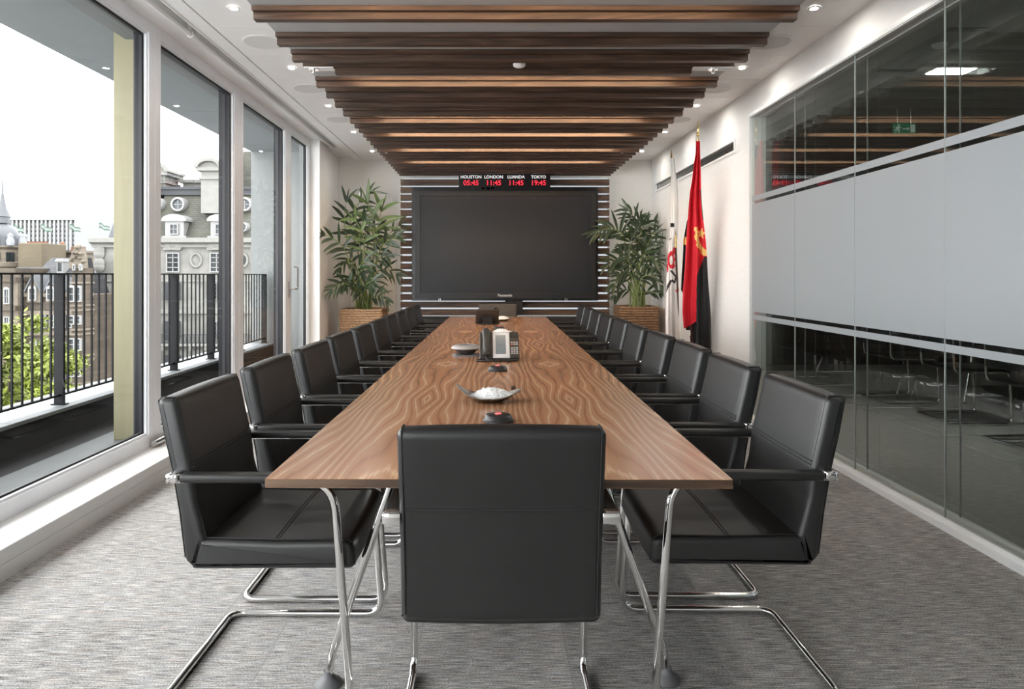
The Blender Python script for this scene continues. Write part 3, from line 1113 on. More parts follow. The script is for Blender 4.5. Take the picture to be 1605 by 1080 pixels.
bowl_me = None
cr_me = None
for k, (px, py, rz, lab, lab2) in enumerate(((766, 635, 0.05, 'boat-shaped silver bowl nearest the viewer, between the two nearer microphones', 'heap of white crystals in the bowl nearest the viewer'),
                                             (784, 527, 0.0, 'boat-shaped silver bowl right behind the desk phone', 'heap of white crystals in the bowl behind the desk phone'),
                                             (786, 504, 0.02, 'boat-shaped silver bowl at the far end of the table, beside the second phone', 'heap of white crystals in the bowl at the far end of the table'))):
    d = F * (H - ZT) / (py - VY) + .085
    x = (px - VX) * d / F
    if bowl_me is None:
        b = solo('bowl', bowl_mesh(), [M['bowl'], M['bowl_out']], lab, 'bowl', 'bowls of white crystals on the table', 60)
        bowl_me = b.data
        bm = bmesh.new()
        def inner(X, Y):
            best = 0
            A, B = .138, .084
            c_ = max(-1, min(1, X / A * 1.6))
            f = math.sqrt((X / A) ** 2 + (Y / (B * (1 - .1 * c_ * c_))) ** 2)
            t_ = max(0.0, (f - .30) / .68)
            ang = abs(X / A) / max(f, 1e-6)
            rim = .021 + (.032 if X > 0 else .052) * ang ** 2.4
            return rim * t_ ** 1.6 + .0052
        def topz(X, Y, rr):
            return max(inner(X, Y) + .004, .022 + .040 * (1 - rr ** 1.7) + .006 * (abs(X) / .1) ** 2)
        for q in range(1100):
            a = R.uniform(0, 2 * math.pi)
            rr = math.sqrt(R.random())
            X, Y = .088 * rr * math.cos(a) + .010, .050 * rr * math.sin(a)
            s = R.uniform(.0018, .0042)
            z0_ = inner(X, Y) + s
            z = z0_ + R.uniform(.5, 1.0) * max(0, topz(X, Y, rr) - z0_)
            T = bmesh.new()
            bmesh.ops.create_icosphere(T, subdivisions=1, radius=s)
            T.transform(Matrix.Translation((X, Y, z)) @ Matrix.Rotation(R.uniform(0, 3), 4, Vector((R.random(), R.random(), R.random() + .1))) @ Matrix.Diagonal((1, R.uniform(.4, .8), R.uniform(.5, 1.0), 1)))
            merge(bm, T)
        low, high = [], []
        for j in range(8):
            rr = j / 7 * .97
            for lst, up in ((low, 0), (high, 1)):
                ring = []
                for i in range(28):
                    a = 2 * math.pi * i / 28
                    X, Y = .086 * rr * math.cos(a) + .010, .049 * rr * math.sin(a)
                    zi = inner(X, Y) + .0008
                    ring.append(bm.verts.new((X, Y, zi if not up else max(zi + .0005, topz(X, Y, rr) - .004))))
                lst.append(ring)
        for lst in (low, high):
            for ra, rb in zip(lst[:-1], lst[1:]):
                for i in range(28):
                    bm.faces.new((ra[i], ra[(i + 1) % 28], rb[(i + 1) % 28], rb[i]))
        for i in range(28):
            bm.faces.new((low[-1][i], low[-1][(i + 1) % 28], high[-1][(i + 1) % 28], high[-1][i]))
        c = solo('crystals', bm, M['crystal'], lab2, 'crystals', 'bowls of white crystals on the table', None, 'stuff')
        cr_me = c.data
        c_off = c.location.copy()
    else:
        b = bpy.data.objects.new('bowl', bowl_me); COL.objects.link(b)
        b['label'] = lab; b['category'] = 'bowl'; b['group'] = 'bowls of white crystals on the table'
        c = bpy.data.objects.new('crystals', cr_me); COL.objects.link(c)
        c['label'] = lab2; c['category'] = 'crystals'; c['group'] = 'bowls of white crystals on the table'; c['kind'] = 'stuff'
    b.location = (x, d, ZT); b.rotation_euler = (0, 0, rz)
    c.location = Vector((x, d, ZT)) + Matrix.Rotation(rz, 3, 'Z') @ c_off; c.rotation_euler = (0, 0, rz)

# little brown wooden block behind the nearest bowl
p = at(805, 612, 3.12)
solo('wooden_block', bx(p.x - .012, p.x + .009, 3.11, 3.14, ZT, ZT + .022, bev=.002), M['edge'], 'tiny brown block standing behind the right tip of the nearest bowl', 'block')

# desk phone with screen
M['ph_grey'] = mat('phone_grey', (0.045, 0.042, 0.038), 0.38, var=0.05)
M['ph_dark'] = mat('phone_dark', (0.016, 0.015, 0.014), 0.35, var=0.05)
M['ph_white'] = mat('phone_silver_bezel', (0.78, 0.77, 0.76), 0.35, var=0.02)
M['lcd'] = mat('lcd_screen', (0.12, 0.145, 0.155), 0.15, var=0.03, emit=(0.36, 0.43, 0.46), estr=0.035)
M['key'] = mat('phone_keys', (0.50, 0.49, 0.47), 0.4, var=0.05)
M['keyred'] = mat('phone_red_key', (0.75, 0.16, 0.09), 0.4, var=0.05)
phx, phd = (783 - VX) * 4.25 / F, 4.22


def make_phone(name, label, loc, rz):
    t = thing(name, label, 'telephone', loc, rz)
    tilt = math.radians(58)
    T = Matrix.Translation((0, 0, .014)) @ Matrix.Rotation(tilt, 4, 'X')     # local: x right, y up the face, z out of the face
    def fin(bm):
        bm.transform(T)
        return bm
    W2, HH = .124, .185
    part('body', fin(bx(-W2, W2, 0, HH, -.022, 0, bev=.006, seg=3)), M['ph_grey'], t, 40)
    bm = bx(-.095, .095, .0, .11, .0, .012, bev=.004)
    box(bm, -.05, .05, .06, .10, .01, .085)
    part('stand', bm, M['black'], t, 40)
    part('screen_bezel', fin(bx(-.040, .064, .002, HH - .006, -.001, .004, bev=.0018)), M['ph_white'], t, 40)
    bm = bmesh.new()
    box(bm, -.024, .041, .028, HH - .026, .002, .0048)
    part('screen', fin(bm), M['lcd'], t)
    bm = bmesh.new()
    for k in range(9):
        box(bm, -.036, -.030, .035 + k * .0105, .041 + k * .0105, .003, .0056)
    part('side_keys', fin(bm), M['key'], t)
    for r_ in range(4):
        for c_ in range(3):
            part('key', fin(bx(.0725 + c_ * .016, .0845 + c_ * .016, .030 + r_ * .0125, .0385 + r_ * .0125, -.001, .0035, bev=.0012, seg=1)), M['key'], t)
    for r_ in range(2):
        for c_ in range(3):
            part('function_key', fin(bx(.0725 + c_ * .016, .0835 + c_ * .016, .093 + r_ * .013, .1005 + r_ * .013, -.001, .003, bev=.0012, seg=1)), M['keyred'] if (r_, c_) == (0, 0) else M['key'], t)
    bm = bmesh.new()
    for c_ in range(3):
        lathe(bm, [(0, .003), (.0045, .003), (.005, -.001)], 12, (.079 + c_ * .015, .145, 0))
    part('navigation_keys', fin(bm), M['ph_dark'], t, 40)
    bm = bmesh.new()
    box(bm, -.118, -.046, .005, HH - .004, -.002, .0015)
    part('cradle', fin(bm), M['ph_dark'], t)
    # handset
    bm = bmesh.new()
    pts = [(-.082, .022, .014), (-.082, .035, .022), (-.082, .06, .032), (-.082, .10, .036), (-.082, .145, .032), (-.082, .178, .022), (-.082, .196, .014)]
    tube(bm, pts, [.016, .024, .023, .020, .023, .026, .018], 14, sq=.62)
    for y in (.035, .172):
        lathe(bm, [(0, .004), (.024, .004), (.026, .014), (.020, .028), (0, .03)], 18, (-.082, y, 0), sx=1.0)
    h = part('handset', fin(bm), mat('handset_grey', (0.05, 0.047, 0.042), 0.32, var=0.05), t, 50)
    # cord lying on the table
    bm = bmesh.new()
    cy = -.045
    pts = [(-.082, .004, .035), (-.082, -.015, .012), (-.07, -.03, .0085)]
    for k in range(27):
        a = math.radians(95 - k * 13.5)
        pts.append((-.02 + .125 * math.cos(a), cy + .03 * math.sin(a), .0085))
    pts += [(-.10, .01, .0085), (-.06, .06, .0085)]
    tube(bm, fillet(pts, .01, 2), .0065, 8)
    part('cord', bm, M['ph_dark'], t, 50)
    return t


ph = make_phone('desk_phone', 'grey desk phone with white-framed screen facing the viewer', (phx, phd, ZT), 0.03)
# mark on its screen
bm = text_bm('mitel', .011, .0004)
T = Matrix.Translation((0, 0, .014)) @ Matrix.Rotation(math.radians(58), 4, 'X') @ Matrix.Translation((.010, .088, .0053)) @ Matrix.Rotation(math.radians(-90), 4, 'X')
bm.transform(T)
part('screen_text', bm, M['ph_dark'], ph)
p2x, p2d = (763 - VX) * 7.35 / F, 7.35
ph2 = dup(ph, (p2x, p2d, ZT), math.pi + .1, 'black desk phone at the far end of the table, seen from behind')
ph2.name = 'desk_phone.001'

# conference speaker pod to the left of the phone
pd = 4.47
px_ = (731 - VX) * pd / F
t = thing('conference_speaker', 'round silver conference speaker pod on a flat base, left of the desk phone', 'speaker phone', (px_, pd, ZT))
M['silver'] = mat('silver_plastic', (0.47, 0.46, 0.45), 0.3, 0.3, var=0.04)
bm = bmesh.new()
prism(bm, fillet([(-.092, -.062, 0), (.10, -.062, 0), (.10, .06, 0), (-.092, .06, 0)], .04, 6, True) and [(v.x, v.y) for v in fillet([(-.092, -.062, 0), (.10, -.062, 0), (.10, .06, 0), (-.092, .06, 0)], .05, 6, True)], 'Z', 0.0, .012)
part('base', bm, mat('pod_base_grey', (0.16, 0.16, 0.165), 0.4, var=0.04), t, 40)
bm = bmesh.new()
lathe(bm, [(.035, .012), (.052, .018), (.060, .028), (.088, .048), (.084, .052)], 36)
part('bowl_body', bm, mat('pod_dark_grey', (0.10, 0.095, 0.09), 0.25, 0.4, var=0.05), t, 50)
bm = bmesh.new()
lathe(bm, [(.083, .050), (.097, .050), (.100, .054), (.098, .060), (.075, .072), (.046, .077), (.043, .075), (.043, .052), (.083, .050)], 40, cap=False)
part('top_ring', bm, M['silver'], t, 50)
bm = bmesh.new()
lathe(bm, [(.0435, .074), (.036, .071), (0, .069)], 32)
part('speaker_mesh', bm, mat('pod_grille', (0.17, 0.16, 0.15), 0.5, 0.3, var=0.1, vscale=400), t, 50)
bm = bmesh.new()
for k in range(2):
    tube(bm, [(-.082 + k * .012, -.048, .012), (-.078 + k * .012, -.040, .016)], .003, 6)
part('buttons', bm, M['white'], t, 40)

# ------------------------------------------------------------------ screen, clock, credenza
DS = 9.27
tv = thing('wall_screen', 'huge black flat screen mounted on the slatted wall', 'screen', (.17, DS + .1, 1.0))
def prect(x0, x1, y0, y1, d):
    a, b = at(x0, y1, d), at(x1, y0, d)
    return a.x, b.x, a.z, b.z
x0, x1, z0, z1 = prect(645, 938, 293, 471.5, DS)
part('backing_frame', bx(x0, x1, DS + .02, DS + .17, z0, z1, bev=.004), mat('black_glass_surround', (0.010, 0.011, 0.012), 0.25, var=0.05), tv, world=True)
X0, X1, Z0, Z1 = prect(651, 932.5, 299.5, 467.5, DS)
s = .065
bm = bmesh.new()
prism(bm, [(X0, Z0), (X1, Z0), (X1, Z0 + s), (X0, Z0 + s)], 'Y', DS - .04, DS + .02)
prism(bm, [(X0, Z1 - s * 1.05), (X1, Z1 - s * 1.05), (X1, Z1), (X0, Z1)], 'Y', DS - .04, DS + .02)
prism(bm, [(X0, Z0 + s), (X0 + s, Z0 + s), (X0 + s, Z1 - s * 1.05), (X0, Z1 - s * 1.05)], 'Y', DS - .04, DS + .02)
prism(bm, [(X1 - s, Z0 + s), (X1, Z0 + s), (X1, Z1 - s * 1.05), (X1 - s, Z1 - s * 1.05)], 'Y', DS - .04, DS + .02)
bmesh.ops.remove_doubles(bm, verts=bm.verts[:], dist=1e-5)
part('bezel', bm, mat('screen_bezel_black', (0.006, 0.0063, 0.0068), 0.35, var=0.05), tv, world=True)
bm = bmesh.new()
box(bm, X0 + s, X1 - s, DS - .022, DS + .015, Z0 + s, Z1 - s * 1.05)
part('display_panel', bm, mat('dark_display', (0.011, 0.0135, 0.0175), 0.36, var=0.03, spec=0.35), tv, world=True)
bm = text_bm('Panasonic', .050, .001, .0008)
q = at(791.5, 463, DS - .041)
bm.transform(Matrix.Translation(q))
part('maker_lettering', bm, mat('silver_lettering', (0.62, 0.62, 0.62), 0.4, var=0.02), tv, world=True)
for px in (688, 690.5, 886, 889):
    bm = bmesh.new()
    a = at(px, 469.5, DS)
    box(bm, a.x - .005, a.x + .005, DS - .005, DS + .02, a.z - .018, a.z + .016)
    part('bracket_screw', bm, M['brushed'], tv, world=True)
for px in (757, 765, 772):
    bm = bmesh.new()
    a = at(px, 294, DS)
    box(bm, a.x - .02, a.x + .02, DS + .02, DS + .1, a.z - .02, a.z + .06)
    part('cable_clip', bm, M['blackmatt'], tv, world=True)
bm = bmesh.new()
a = at(814, 480, DS)
box(bm, a.x - .19, a.x + .05, DS + .05, DS + .17, .72, z0 + .01)
part('mount_arm', bm, M['blackmatt'], tv, world=True)

DC = 9.26
x0, x1, z0, z1 = prect(719, 862.5, 272.5, 293.5, DC)
ck = thing('world_clock', 'black digital world clock showing four cities in red above the screen', 'clock', ((x0 + x1) / 2, DC + .05, z0))
part('case', bx(x0, x1, DC, DC + .22, z0 + .002, z1, bev=.003), mat('clock_case_black', (0.008, 0.006, 0.006), 0.3, var=0.05), ck, world=True)
M['redled'] = emission('red_digits', (1.0, 0.035, 0.06), 0.32)
M['cityw'] = mat('white_lettering', (0.75, 0.75, 0.75), 0.5, var=0.02, emit=(0.9, 0.9, 0.9), estr=0.15)
for cx, city, tm in ((738.3, 'HOUSTON', '05:45'), (773.7, 'LONDON', '11:45'), (808.8, 'LUANDA', '11:45'), (844, 'TOKYO', '19:45')):
    bm = text_bm(city, .058, .0008, .0007)
    bm.transform(Matrix.Translation(at(cx, 277.6, DC - .001)))
    part('city_name', bm, M['cityw'], ck, world=True, label='white lettering %s' % city)
    bm = text_bm(tm, .102, .0008, .0014)
    bm.transform(Matrix.Diagonal((.93, 1, .92, 1)))
    bm.transform(Matrix.Translation(at(cx, 286.9, DC - .001)))
    part('time_digits', bm, M['redled'], ck, world=True, label='glowing red digits %s' % tm)

cr = thing('credenza', 'low black credenza along the wall under the screen', 'cabinet', (.17, 9.2, 0))
part('carcass', bx(-1.26, 1.62, 8.99, 9.45, .06, .695, bev=.003), M['blackmatt'], cr, world=True)
bm = bmesh.new()
box(bm, -1.2, 1.56, 9.05, 9.43, 0.001, .06)
part('plinth', bm, M['black'], cr, world=True)
for k in range(4):
    xa = -1.25 + k * .7165
    part('door', bx(xa + .003, xa + .713, 8.972, 8.989, .075, .675, bev=.002), M['blackmatt'], cr, world=True)
# ------------------------------------------------------------------ potted palms
M['stem'] = mat('palm_stem', (0.20, 0.26, 0.085), 0.45, var=0.2, vscale=8)
M['leaf'] = mat('palm_leaf', (0.024, 0.044, 0.017), 0.38, var=0.5, vscale=5)
M['leaf2'] = mat('palm_leaf_light', (0.095, 0.15, 0.04), 0.4, var=0.3, vscale=5)
M['rope'] = mat('woven_banana_rope', (0.36, 0.225, 0.13), 0.8, var=0.5, vscale=1, bump=0.8, bscale=1, stretch=(30, 30, 90))
M['rope2'] = mat('woven_banana_rope_brown', (0.21, 0.12, 0.066), 0.8, var=0.5, vscale=1, bump=0.8, bscale=1, stretch=(30, 30, 90))
M['soil'] = mat('dark_soil', (0.03, 0.022, 0.016), 0.95, var=0.3, vscale=40, bump=1.0, bscale=80)


def leaflet(bm, p, dirv, up, L_, W_, droop, mi):
    """one narrow blade, folded slightly along its midrib"""
    dirv = dirv.normalized()
    side = dirv.cross(up)
    side = side.normalized() if side.length > 1e-5 else Vector((1, 0, 0))
    n = 6
    prev = None
    q = p.copy()
    d = dirv.copy()
    for i in range(n + 1):
        t = i / n
        wdt = W_ * max(0.02, math.sin(math.pi * min(1, .12 + t * .88)) ** .8)
        nn = side.cross(d).normalized()
        c = q
        a = bm.verts.new(c - side * wdt + nn * wdt * .25)
        m_ = bm.verts.new(c)
        b = bm.verts.new(c + side * wdt + nn * wdt * .25)
        if prev:
            for f in ((prev[0], prev[1], m_, a), (prev[1], prev[2], b, m_)):
                fc = bm.faces.new(f)
                fc.material_index = mi
        prev = (a, m_, b)
        d = (d + Vector((0, 0, -droop / n))).normalized()
        q = q + d * (L_ / n)


def palm(name, label, fronds, dc, planter, rope, base_px, seed, zr):
    rg = random.Random(seed)
    x0, x1, y0, y1, zt = planter
    t = thing(name, label, 'potted plant', ((x0 + x1) / 2, (y0 + y1) / 2, 0), group=None)
    # planter: stacked woven rope courses round a liner
    bm = bmesh.new()
    rows = 26
    hr = zt / rows / 2
    for k in range(rows):
        z = hr + k * 2 * hr
        j = rg.uniform(-.004, .004)
        base = fillet([(x0 + j, y0 + j, z), (x1 - j, y0 + j, z), (x1 - j, y1 - j, z), (x0 + j, y1 - j, z)], .03, 4, True)
        # subdivide the runs so the rope can wander
        pts = []
        for a, b in zip(base, base[1:] + base[:1]):
            m_ = max(1, int((b - a).length / .05))
            for q in range(m_):
                p = a.lerp(b, q / m_)
                p.z += rg.uniform(-.002, .002)
                pts.append(p)
        tube(bm, pts, [hr * rg.uniform(.98, 1.3) for _ in pts], 8, closed=True)
    part('planter', bm, rope, t, 60, world=True)
    bm = bmesh.new()
    box(bm, x0 + .015, x1 - .015, y0 + .015, y1 - .015, .02, zt - .05)
    part('soil', bm, M['soil'], t, world=True)
    root = at(base_px, 480, dc)
    for fi, fr in enumerate(fronds):
        mid, tip, dm, dt, nl, ll, mi = fr
        b0 = Vector((root.x + rg.uniform(-.10, .10), dc + rg.uniform(-.08, .08), zt - .05))
        p1 = at(mid[0], mid[1], dc + dm)
        p2 = at(tip[0], tip[1], dc + dt)
        # smooth curve through the three points
        pts = []
        ctrl0 = b0 + Vector((0, 0, (p1.z - b0.z) * .55)) + Vector(((p1.x - b0.x) * .25, (p1.y - b0.y) * .25, 0))
        tang = (p2 - b0)
        for i in range(13):
            u = i / 12
            pts.append(b0 * (1 - u) ** 2 + ctrl0 * 2 * u * (1 - u) + p1 * u * u)
        ctrl1 = p1 + (p1 - ctrl0).normalized() * (p2 - p1).length * .5
        for i in range(1, 13):
            u = i / 12
            pts.append(p1 * (1 - u) ** 2 + ctrl1 * 2 * u * (1 - u) + p2 * u * u)
        bm = bmesh.new()
        rad = [.0115 * (1 - .8 * i / (len(pts) - 1)) + .001 for i in range(len(pts))]
        for f in tube(bm, pts, rad, 6):
            f.material_index = 0
        seg = pts[12:]
        n = max(4, int(nl * .85))
        for k in range(n):
            u = k / (n - 1)
            s = u * (len(seg) - 1) * .97
            i = min(int(s), len(seg) - 2)
            p = seg[i].lerp(seg[i + 1], s - i)
            tg = (seg[i + 1] - seg[i]).normalized()
            sd = tg.cross(Vector((0, -1, .35)))
            sd = sd.normalized()
            for sg in (-1, 1):
                spread = .95 - .55 * u
                dv = tg * (1 - spread * .55) + sd * (sg * spread) + Vector((rg.uniform(-.12, .12), rg.uniform(-.25, .25), rg.uniform(-.05, .15)))
                up = (Vector((0, -1, .4)) + Vector((rg.uniform(-.4, .4), 0, rg.uniform(-.4, .4)))).normalized()
                leaflet(bm, p, dv, up, ll * (1 - .35 * abs(u - .4)) * rg.uniform(.85, 1.1), .0215 * rg.uniform(.75, 1.25) * (ll / .3) ** .5, rg.uniform(.35, .95), mi)
        leaflet(bm, seg[-1], tg, Vector((0, -1, .3)), ll * .6, .010, .4, mi)
        for v in bm.verts:
            if v.co.x < -2.10:
                v.co.x = -2.10 + (v.co.x + 2.10) * .02
            if v.co.x > 2.22:
                v.co.x = 2.22 + (v.co.x - 2.22) * .02
            if v.co.y > 9.47:
                v.co.y = 9.47 + (v.co.y - 9.47) * .02
        part('frond', bm, [M['stem'], M['leaf'], M['leaf2']], t, 60, world=True)
    return t


FL = [((552, 366), (578, 303), .0, .05, 8, .34, 1), ((549, 392), (543, 315), -.1, -.15, 4, .30, 1),
      ((589, 378), (598, 330), .0, -.05, 3, .42, 2), ((586, 385), (576, 318), -.05, -.1, 3, .40, 2),
      ((543, 398), (508, 368), -.35, -.6, 7, .27, 1), ((596, 392), (626, 353), .1, .15, 7, .26, 1),
      ((593, 398), (622, 372), -.1, -.2, 6, .26, 1), ((564, 385), (571, 348), -.15, -.25, 5, .30, 1),
      ((570, 395), (556, 345), -.2, -.3, 5, .30, 2), ((578, 378), (592, 358), .1, .1, 5, .28, 1),
      ((590, 428), (622, 430), .0, .0, 7, .26, 1), ((586, 415), (606, 402), -.15, -.3, 5, .26, 1),
      ((547, 447), (520, 454), -.3, -.45, 6, .22, 1), ((583, 466), (605, 471), -.05, -.15, 6, .20, 1),
      ((552, 410), (534, 420), -.1, -.25, 6, .22, 1), ((557, 440), (542, 446), -.1, -.3, 6, .24, 1),
      ((577, 440), (596, 450), -.15, -.3, 6, .24, 1), ((562, 432), (572, 410), -.2, -.35, 5, .28, 1),
      ((566, 458), (556, 452), -.2, -.35, 5, .20, 1), ((573, 452), (584, 440), -.2, -.35, 5, .24, 1)]
FR = [((977, 372), (934, 364), -.05, -.15, 11, .30, 1), ((1000, 362), (984, 330), .05, .1, 8, .28, 1),
      ((1004, 372), (1040, 343), .1, .1, 8, .26, 1), ((1018, 392), (1046, 374), .0, -.1, 7, .27, 1),
      ((992, 398), (984, 372), -.1, -.2, 6, .30, 1), ((982, 418), (955, 412), -.05, -.1, 8, .27, 1),
      ((1000, 388), (1008, 352), -.1, -.2, 6, .32, 1), ((1022, 402), (1045, 394), .05, .1, 7, .28, 1),
      ((1018, 424), (1040, 428), .0, -.05, 7, .25, 1), ((984, 440), (962, 446), -.05, -.1, 7, .23, 1),
      ((1010, 462), (1034, 461), -.05, -.1, 6, .18, 1), ((986, 456), (964, 464), .0, .0, 6, .20, 1),
      ((1012, 436), (1036, 448), -.1, -.2, 6, .23, 1), ((994, 392), (1002, 345), .1, .15, 6, .30, 1),
      ((1010, 396), (1026, 365), -.15, -.25, 7, .29, 1), ((1002, 418), (1012, 392), -.2, -.3, 6, .28, 1),
      ((990, 420), (976, 398), -.2, -.3, 6, .26, 1), ((1014, 410), (1030, 408), -.2, -.3, 6, .26, 1),
      ((988, 430), (970, 428), -.15, -.25, 6, .24, 1), ((1004, 440), (1020, 430), -.2, -.3, 6, .22, 1)]
palm('potted_palm', 'leafy green palm in a pale woven square planter in the corner by the windows', FL, 9.0, (-1.95, -1.42, 8.76, 9.26, .83), M['rope'], 570, 3, 0)
palm('potted_palm', 'leafy green palm in a brown woven square planter behind the flags', FR, 9.05, (1.66, 2.14, 8.80, 9.28, .862), M['rope2'], 999, 5, 0)

# ------------------------------------------------------------------ flags
M['red'] = mat('red_cloth', (0.66, 0.012, 0.028), 0.7, var=0.06, vscale=4, bump=0.15, bscale=500)
M['blackcloth'] = mat('black_cloth', (0.018, 0.018, 0.020), 0.75, var=0.1, vscale=4, bump=0.15, bscale=500)
M['yellow'] = mat('yellow_cloth', (0.80, 0.56, 0.18), 0.7, var=0.04)
M['whitecloth'] = mat('white_cloth', (0.82, 0.82, 0.82), 0.7, var=0.02, bump=0.15, bscale=500)
M['gold'] = mat('polished_brass', (0.72, 0.54, 0.28), 0.15, 1.0, var=0.05)
M['polewood'] = mat('dark_red_pole', (0.055, 0.018, 0.014), 0.3, var=0.1)


def interp(tab, y):
    if y <= tab[0][0]:
        return tab[0][1]
    for (a, va), (b, vb) in zip(tab[:-1], tab[1:]):
        if y <= b:
            return va + (vb - va) * (y - a) / (b - a)
    return tab[-1][1]


def inpoly(p, poly):
    x, y = p
    ins = False
    n = len(poly)
    j = n - 1
    for i in range(n):
        xi, yi = poly[i]
        xj, yj = poly[j]
        if (yi > y) != (yj > y) and x < (xj - xi) * (y - yi) / (yj - yi) + xi:
            ins = not ins
        j = i
    return ins


def cloth(bm, y0, y1, left, right, depth, fold, color, NS=44, NT=190, keep=None):
    """draped cloth: silhouette rows, folds in depth, faces coloured by the printed pattern"""
    grid = []
    for j in range(NT + 1):
        y = y0 + (y1 - y0) * j / NT
        l, r_ = interp(left, y), interp(right, y)
        row = []
        for i in range(NS + 1):
            s = i / NS
            px = l + (r_ - l) * s
            d = depth(y) + fold(s, (y - y0) / (y1 - y0))
            row.append((bm.verts.new(at(px, y, d)), px, y))
        grid.append(row)
    for j in range(NT):
        for i in range(NS):
            a, b, c, e = grid[j][i], grid[j][i + 1], grid[j + 1][i + 1], grid[j + 1][i]
            px, y = (a[1] + c[1]) / 2, (a[2] + c[2]) / 2
            if keep and not keep(px, y):
                continue
            f = bm.faces.new((a[0], b[0], c[0], e[0]))
            f.material_index = color(px, y)
    bmesh.ops.delete(bm, geom=[v for v in bm.verts if not v.link_faces], context='VERTS')


def pole_pts(top, bot):
    return at(*top), bot


# shared floor stand
SB = Vector((2.02, 7.10, 0))
st = thing('flag_stand', 'round brass floor stand holding the two flagpoles behind the chairs', 'flag stand', SB)
bm = bmesh.new()
lathe(bm, [(0, .0005), (.17, .0005), (.172, .008), (.15, .018), (.05, .03), (.035, .05), (.03, .07)], 36, SB)
part('base', bm, M['gold'], st, 40, world=True)
bm = bmesh.new()
tube(bm, [SB + Vector((-.03, .02, .04)), SB + Vector((-.045, .04, .22))], .022, 14)
tube(bm, [SB + Vector((.03, -.02, .04)), SB + Vector((.032, -.03, .22))], .022, 14)
part('sockets', bm, M['gold'], st, 40, world=True)


def finial(bm, p, ax):
    M_ = Vector((0, 0, 1)).rotation_difference(ax).to_matrix().to_4x4()
    T = bmesh.new()
    lathe(T, [(.012, 0), (.012, .02), (.016, .024), (.016, .032), (.008, .04), (.008, .06), (.018, .075), (.018, .085), (.010, .10), (.014, .12), (.010, .15), (.004, .19), (0, .21)], 16)
    T.transform(Matrix.Translation(p) @ M_)
    merge(bm, T)


# white flag with red and black lettering
wtop, wbot = at(1053.5, 262, 7.5), SB + Vector((-.0452, .0405, .2215))
wf = thing('flag', 'white flag with red and black lettering on a leaning pole', 'flag', wbot)
bm = bmesh.new()
tube(bm, [wbot, wbot.lerp(wtop, .60)], .013, 12)
tube(bm, [wbot.lerp(wtop, .665), wtop], .013, 12)
part('pole', bm, M['polewood'], wf, 40, world=True)
bm = bmesh.new()
tube(bm, [wbot.lerp(wtop, .60), wbot.lerp(wtop, .665)], .016, 12)
part('joint', bm, M['gold'], wf, 40, world=True)
bm = bmesh.new()
finial(bm, wtop, (wtop - wbot).normalized())
part('finial', bm, M['gold'], wf, 40, world=True)
wl = [(248, 1050.8), (262, 1051.5), (300, 1051.5), (330, 1051), (360, 1050), (400, 1046.5), (430, 1044.5), (460, 1043.5), (500, 1042.8), (600, 1044)]
wr = [(248, 1057), (262, 1058), (275, 1060), (290, 1062.5), (320, 1063), (345, 1064), (372, 1062.5), (376, 1060.2), (405, 1061), (440, 1063.5), (480, 1065), (520, 1067), (600, 1070)]


def ellipse(p, c, rx, ry, rot=0):
    dx, dy = p[0] - c[0], p[1] - c[1]
    ca_, sa_ = math.cos(rot), math.sin(rot)
    u, v = (dx * ca_ + dy * sa_) / rx, (-dx * sa_ + dy * ca_) / ry
    return u * u + v * v


POLY_N = [[(1050, 425), (1053, 423), (1061.5, 434), (1058, 445), (1052, 441), (1053, 437.5), (1056.8, 440), (1058.2, 434.5)],
          [(1046, 446), (1051, 438), (1053, 441), (1048, 452), (1045, 449)], [(1043.6, 460), (1045.5, 448), (1047.5, 452), (1044.5, 458)]]


def wcol(px, y):
    p = (px, y)
    if 1050.8 < px < 1056.8 and 350 < y < 356.5:
        return 1
    if abs(y - (374 + .6 * (1052 - px))) < .8 and 1048 < px < 1053:
        return 1
    e = ellipse(p, (1053.4, 407.5), 7.2, 14)
    if e < 1 and ellipse(p, (1052.0, 408), 2.8, 7) > 1 and not (px > 1056.5 and 398 < y < 404) and not (ellipse(p, (1059.5, 412), 2.2, 5) < 1):
        return 2
    if ellipse(p, (1057.5, 393), 3.2, 6) < 1:
        return 2
    if ellipse(p, (1046.5, 420), 1.2, 7) < 1:
        return 2
    for q in POLY_N:
        if inpoly(p, q):
            return 1
    if inpoly(p, [(1058.5, 456), (1062, 450.5), (1064, 451), (1064, 457), (1061, 459)]):
        return 2
    return 0


bm = bmesh.new()
cloth(bm, 248, 566, wl, wr, lambda y: 7.50 - (y - 248) / 318 * .38 - .07, lambda s, t: .018 * math.sin(s * 9 + t * 2) + .012 * math.sin(s * 21 + 1) * (1 - .5 * t) + (.10 * s if t > .1 else s * t), wcol, 40, 300)
o = part('cloth', bm, [M['whitecloth'], M['blackcloth'], M['red']], wf, 70, world=True)

# red and black flag with the yellow emblem
rtop, rbot = at(1093.6, 224, 6.62), SB + Vector((.0322, -.0305, .2235))
rf = thing('flag', 'red and black flag with a yellow star and half cogwheel', 'flag', rbot)
bm = bmesh.new()
tube(bm, [rbot, rtop], .013, 12)
part('pole', bm, M['polewood'], rf, 40, world=True)
bm = bmesh.new()
finial(bm, rtop, (rtop - rbot).normalized())
part('finial', bm, M['gold'], rf, 40, world=True)
rl = [(221, 1091), (240, 1090.3), (258, 1087.5), (280, 1085), (300, 1081.5), (320, 1079.5), (350, 1077.5), (380, 1075.5), (420, 1073.5), (455, 1070.5), (488, 1069.3), (515, 1071.8), (560, 1076)]
rr = [(221, 1097), (240, 1097.5), (270, 1098.5), (300, 1099), (320, 1100), (350, 1103), (380, 1106.5), (405, 1108.3), (440, 1110), (470, 1112.5), (500, 1114.6), (530, 1114.2), (560, 1113.5)]
STAR = []
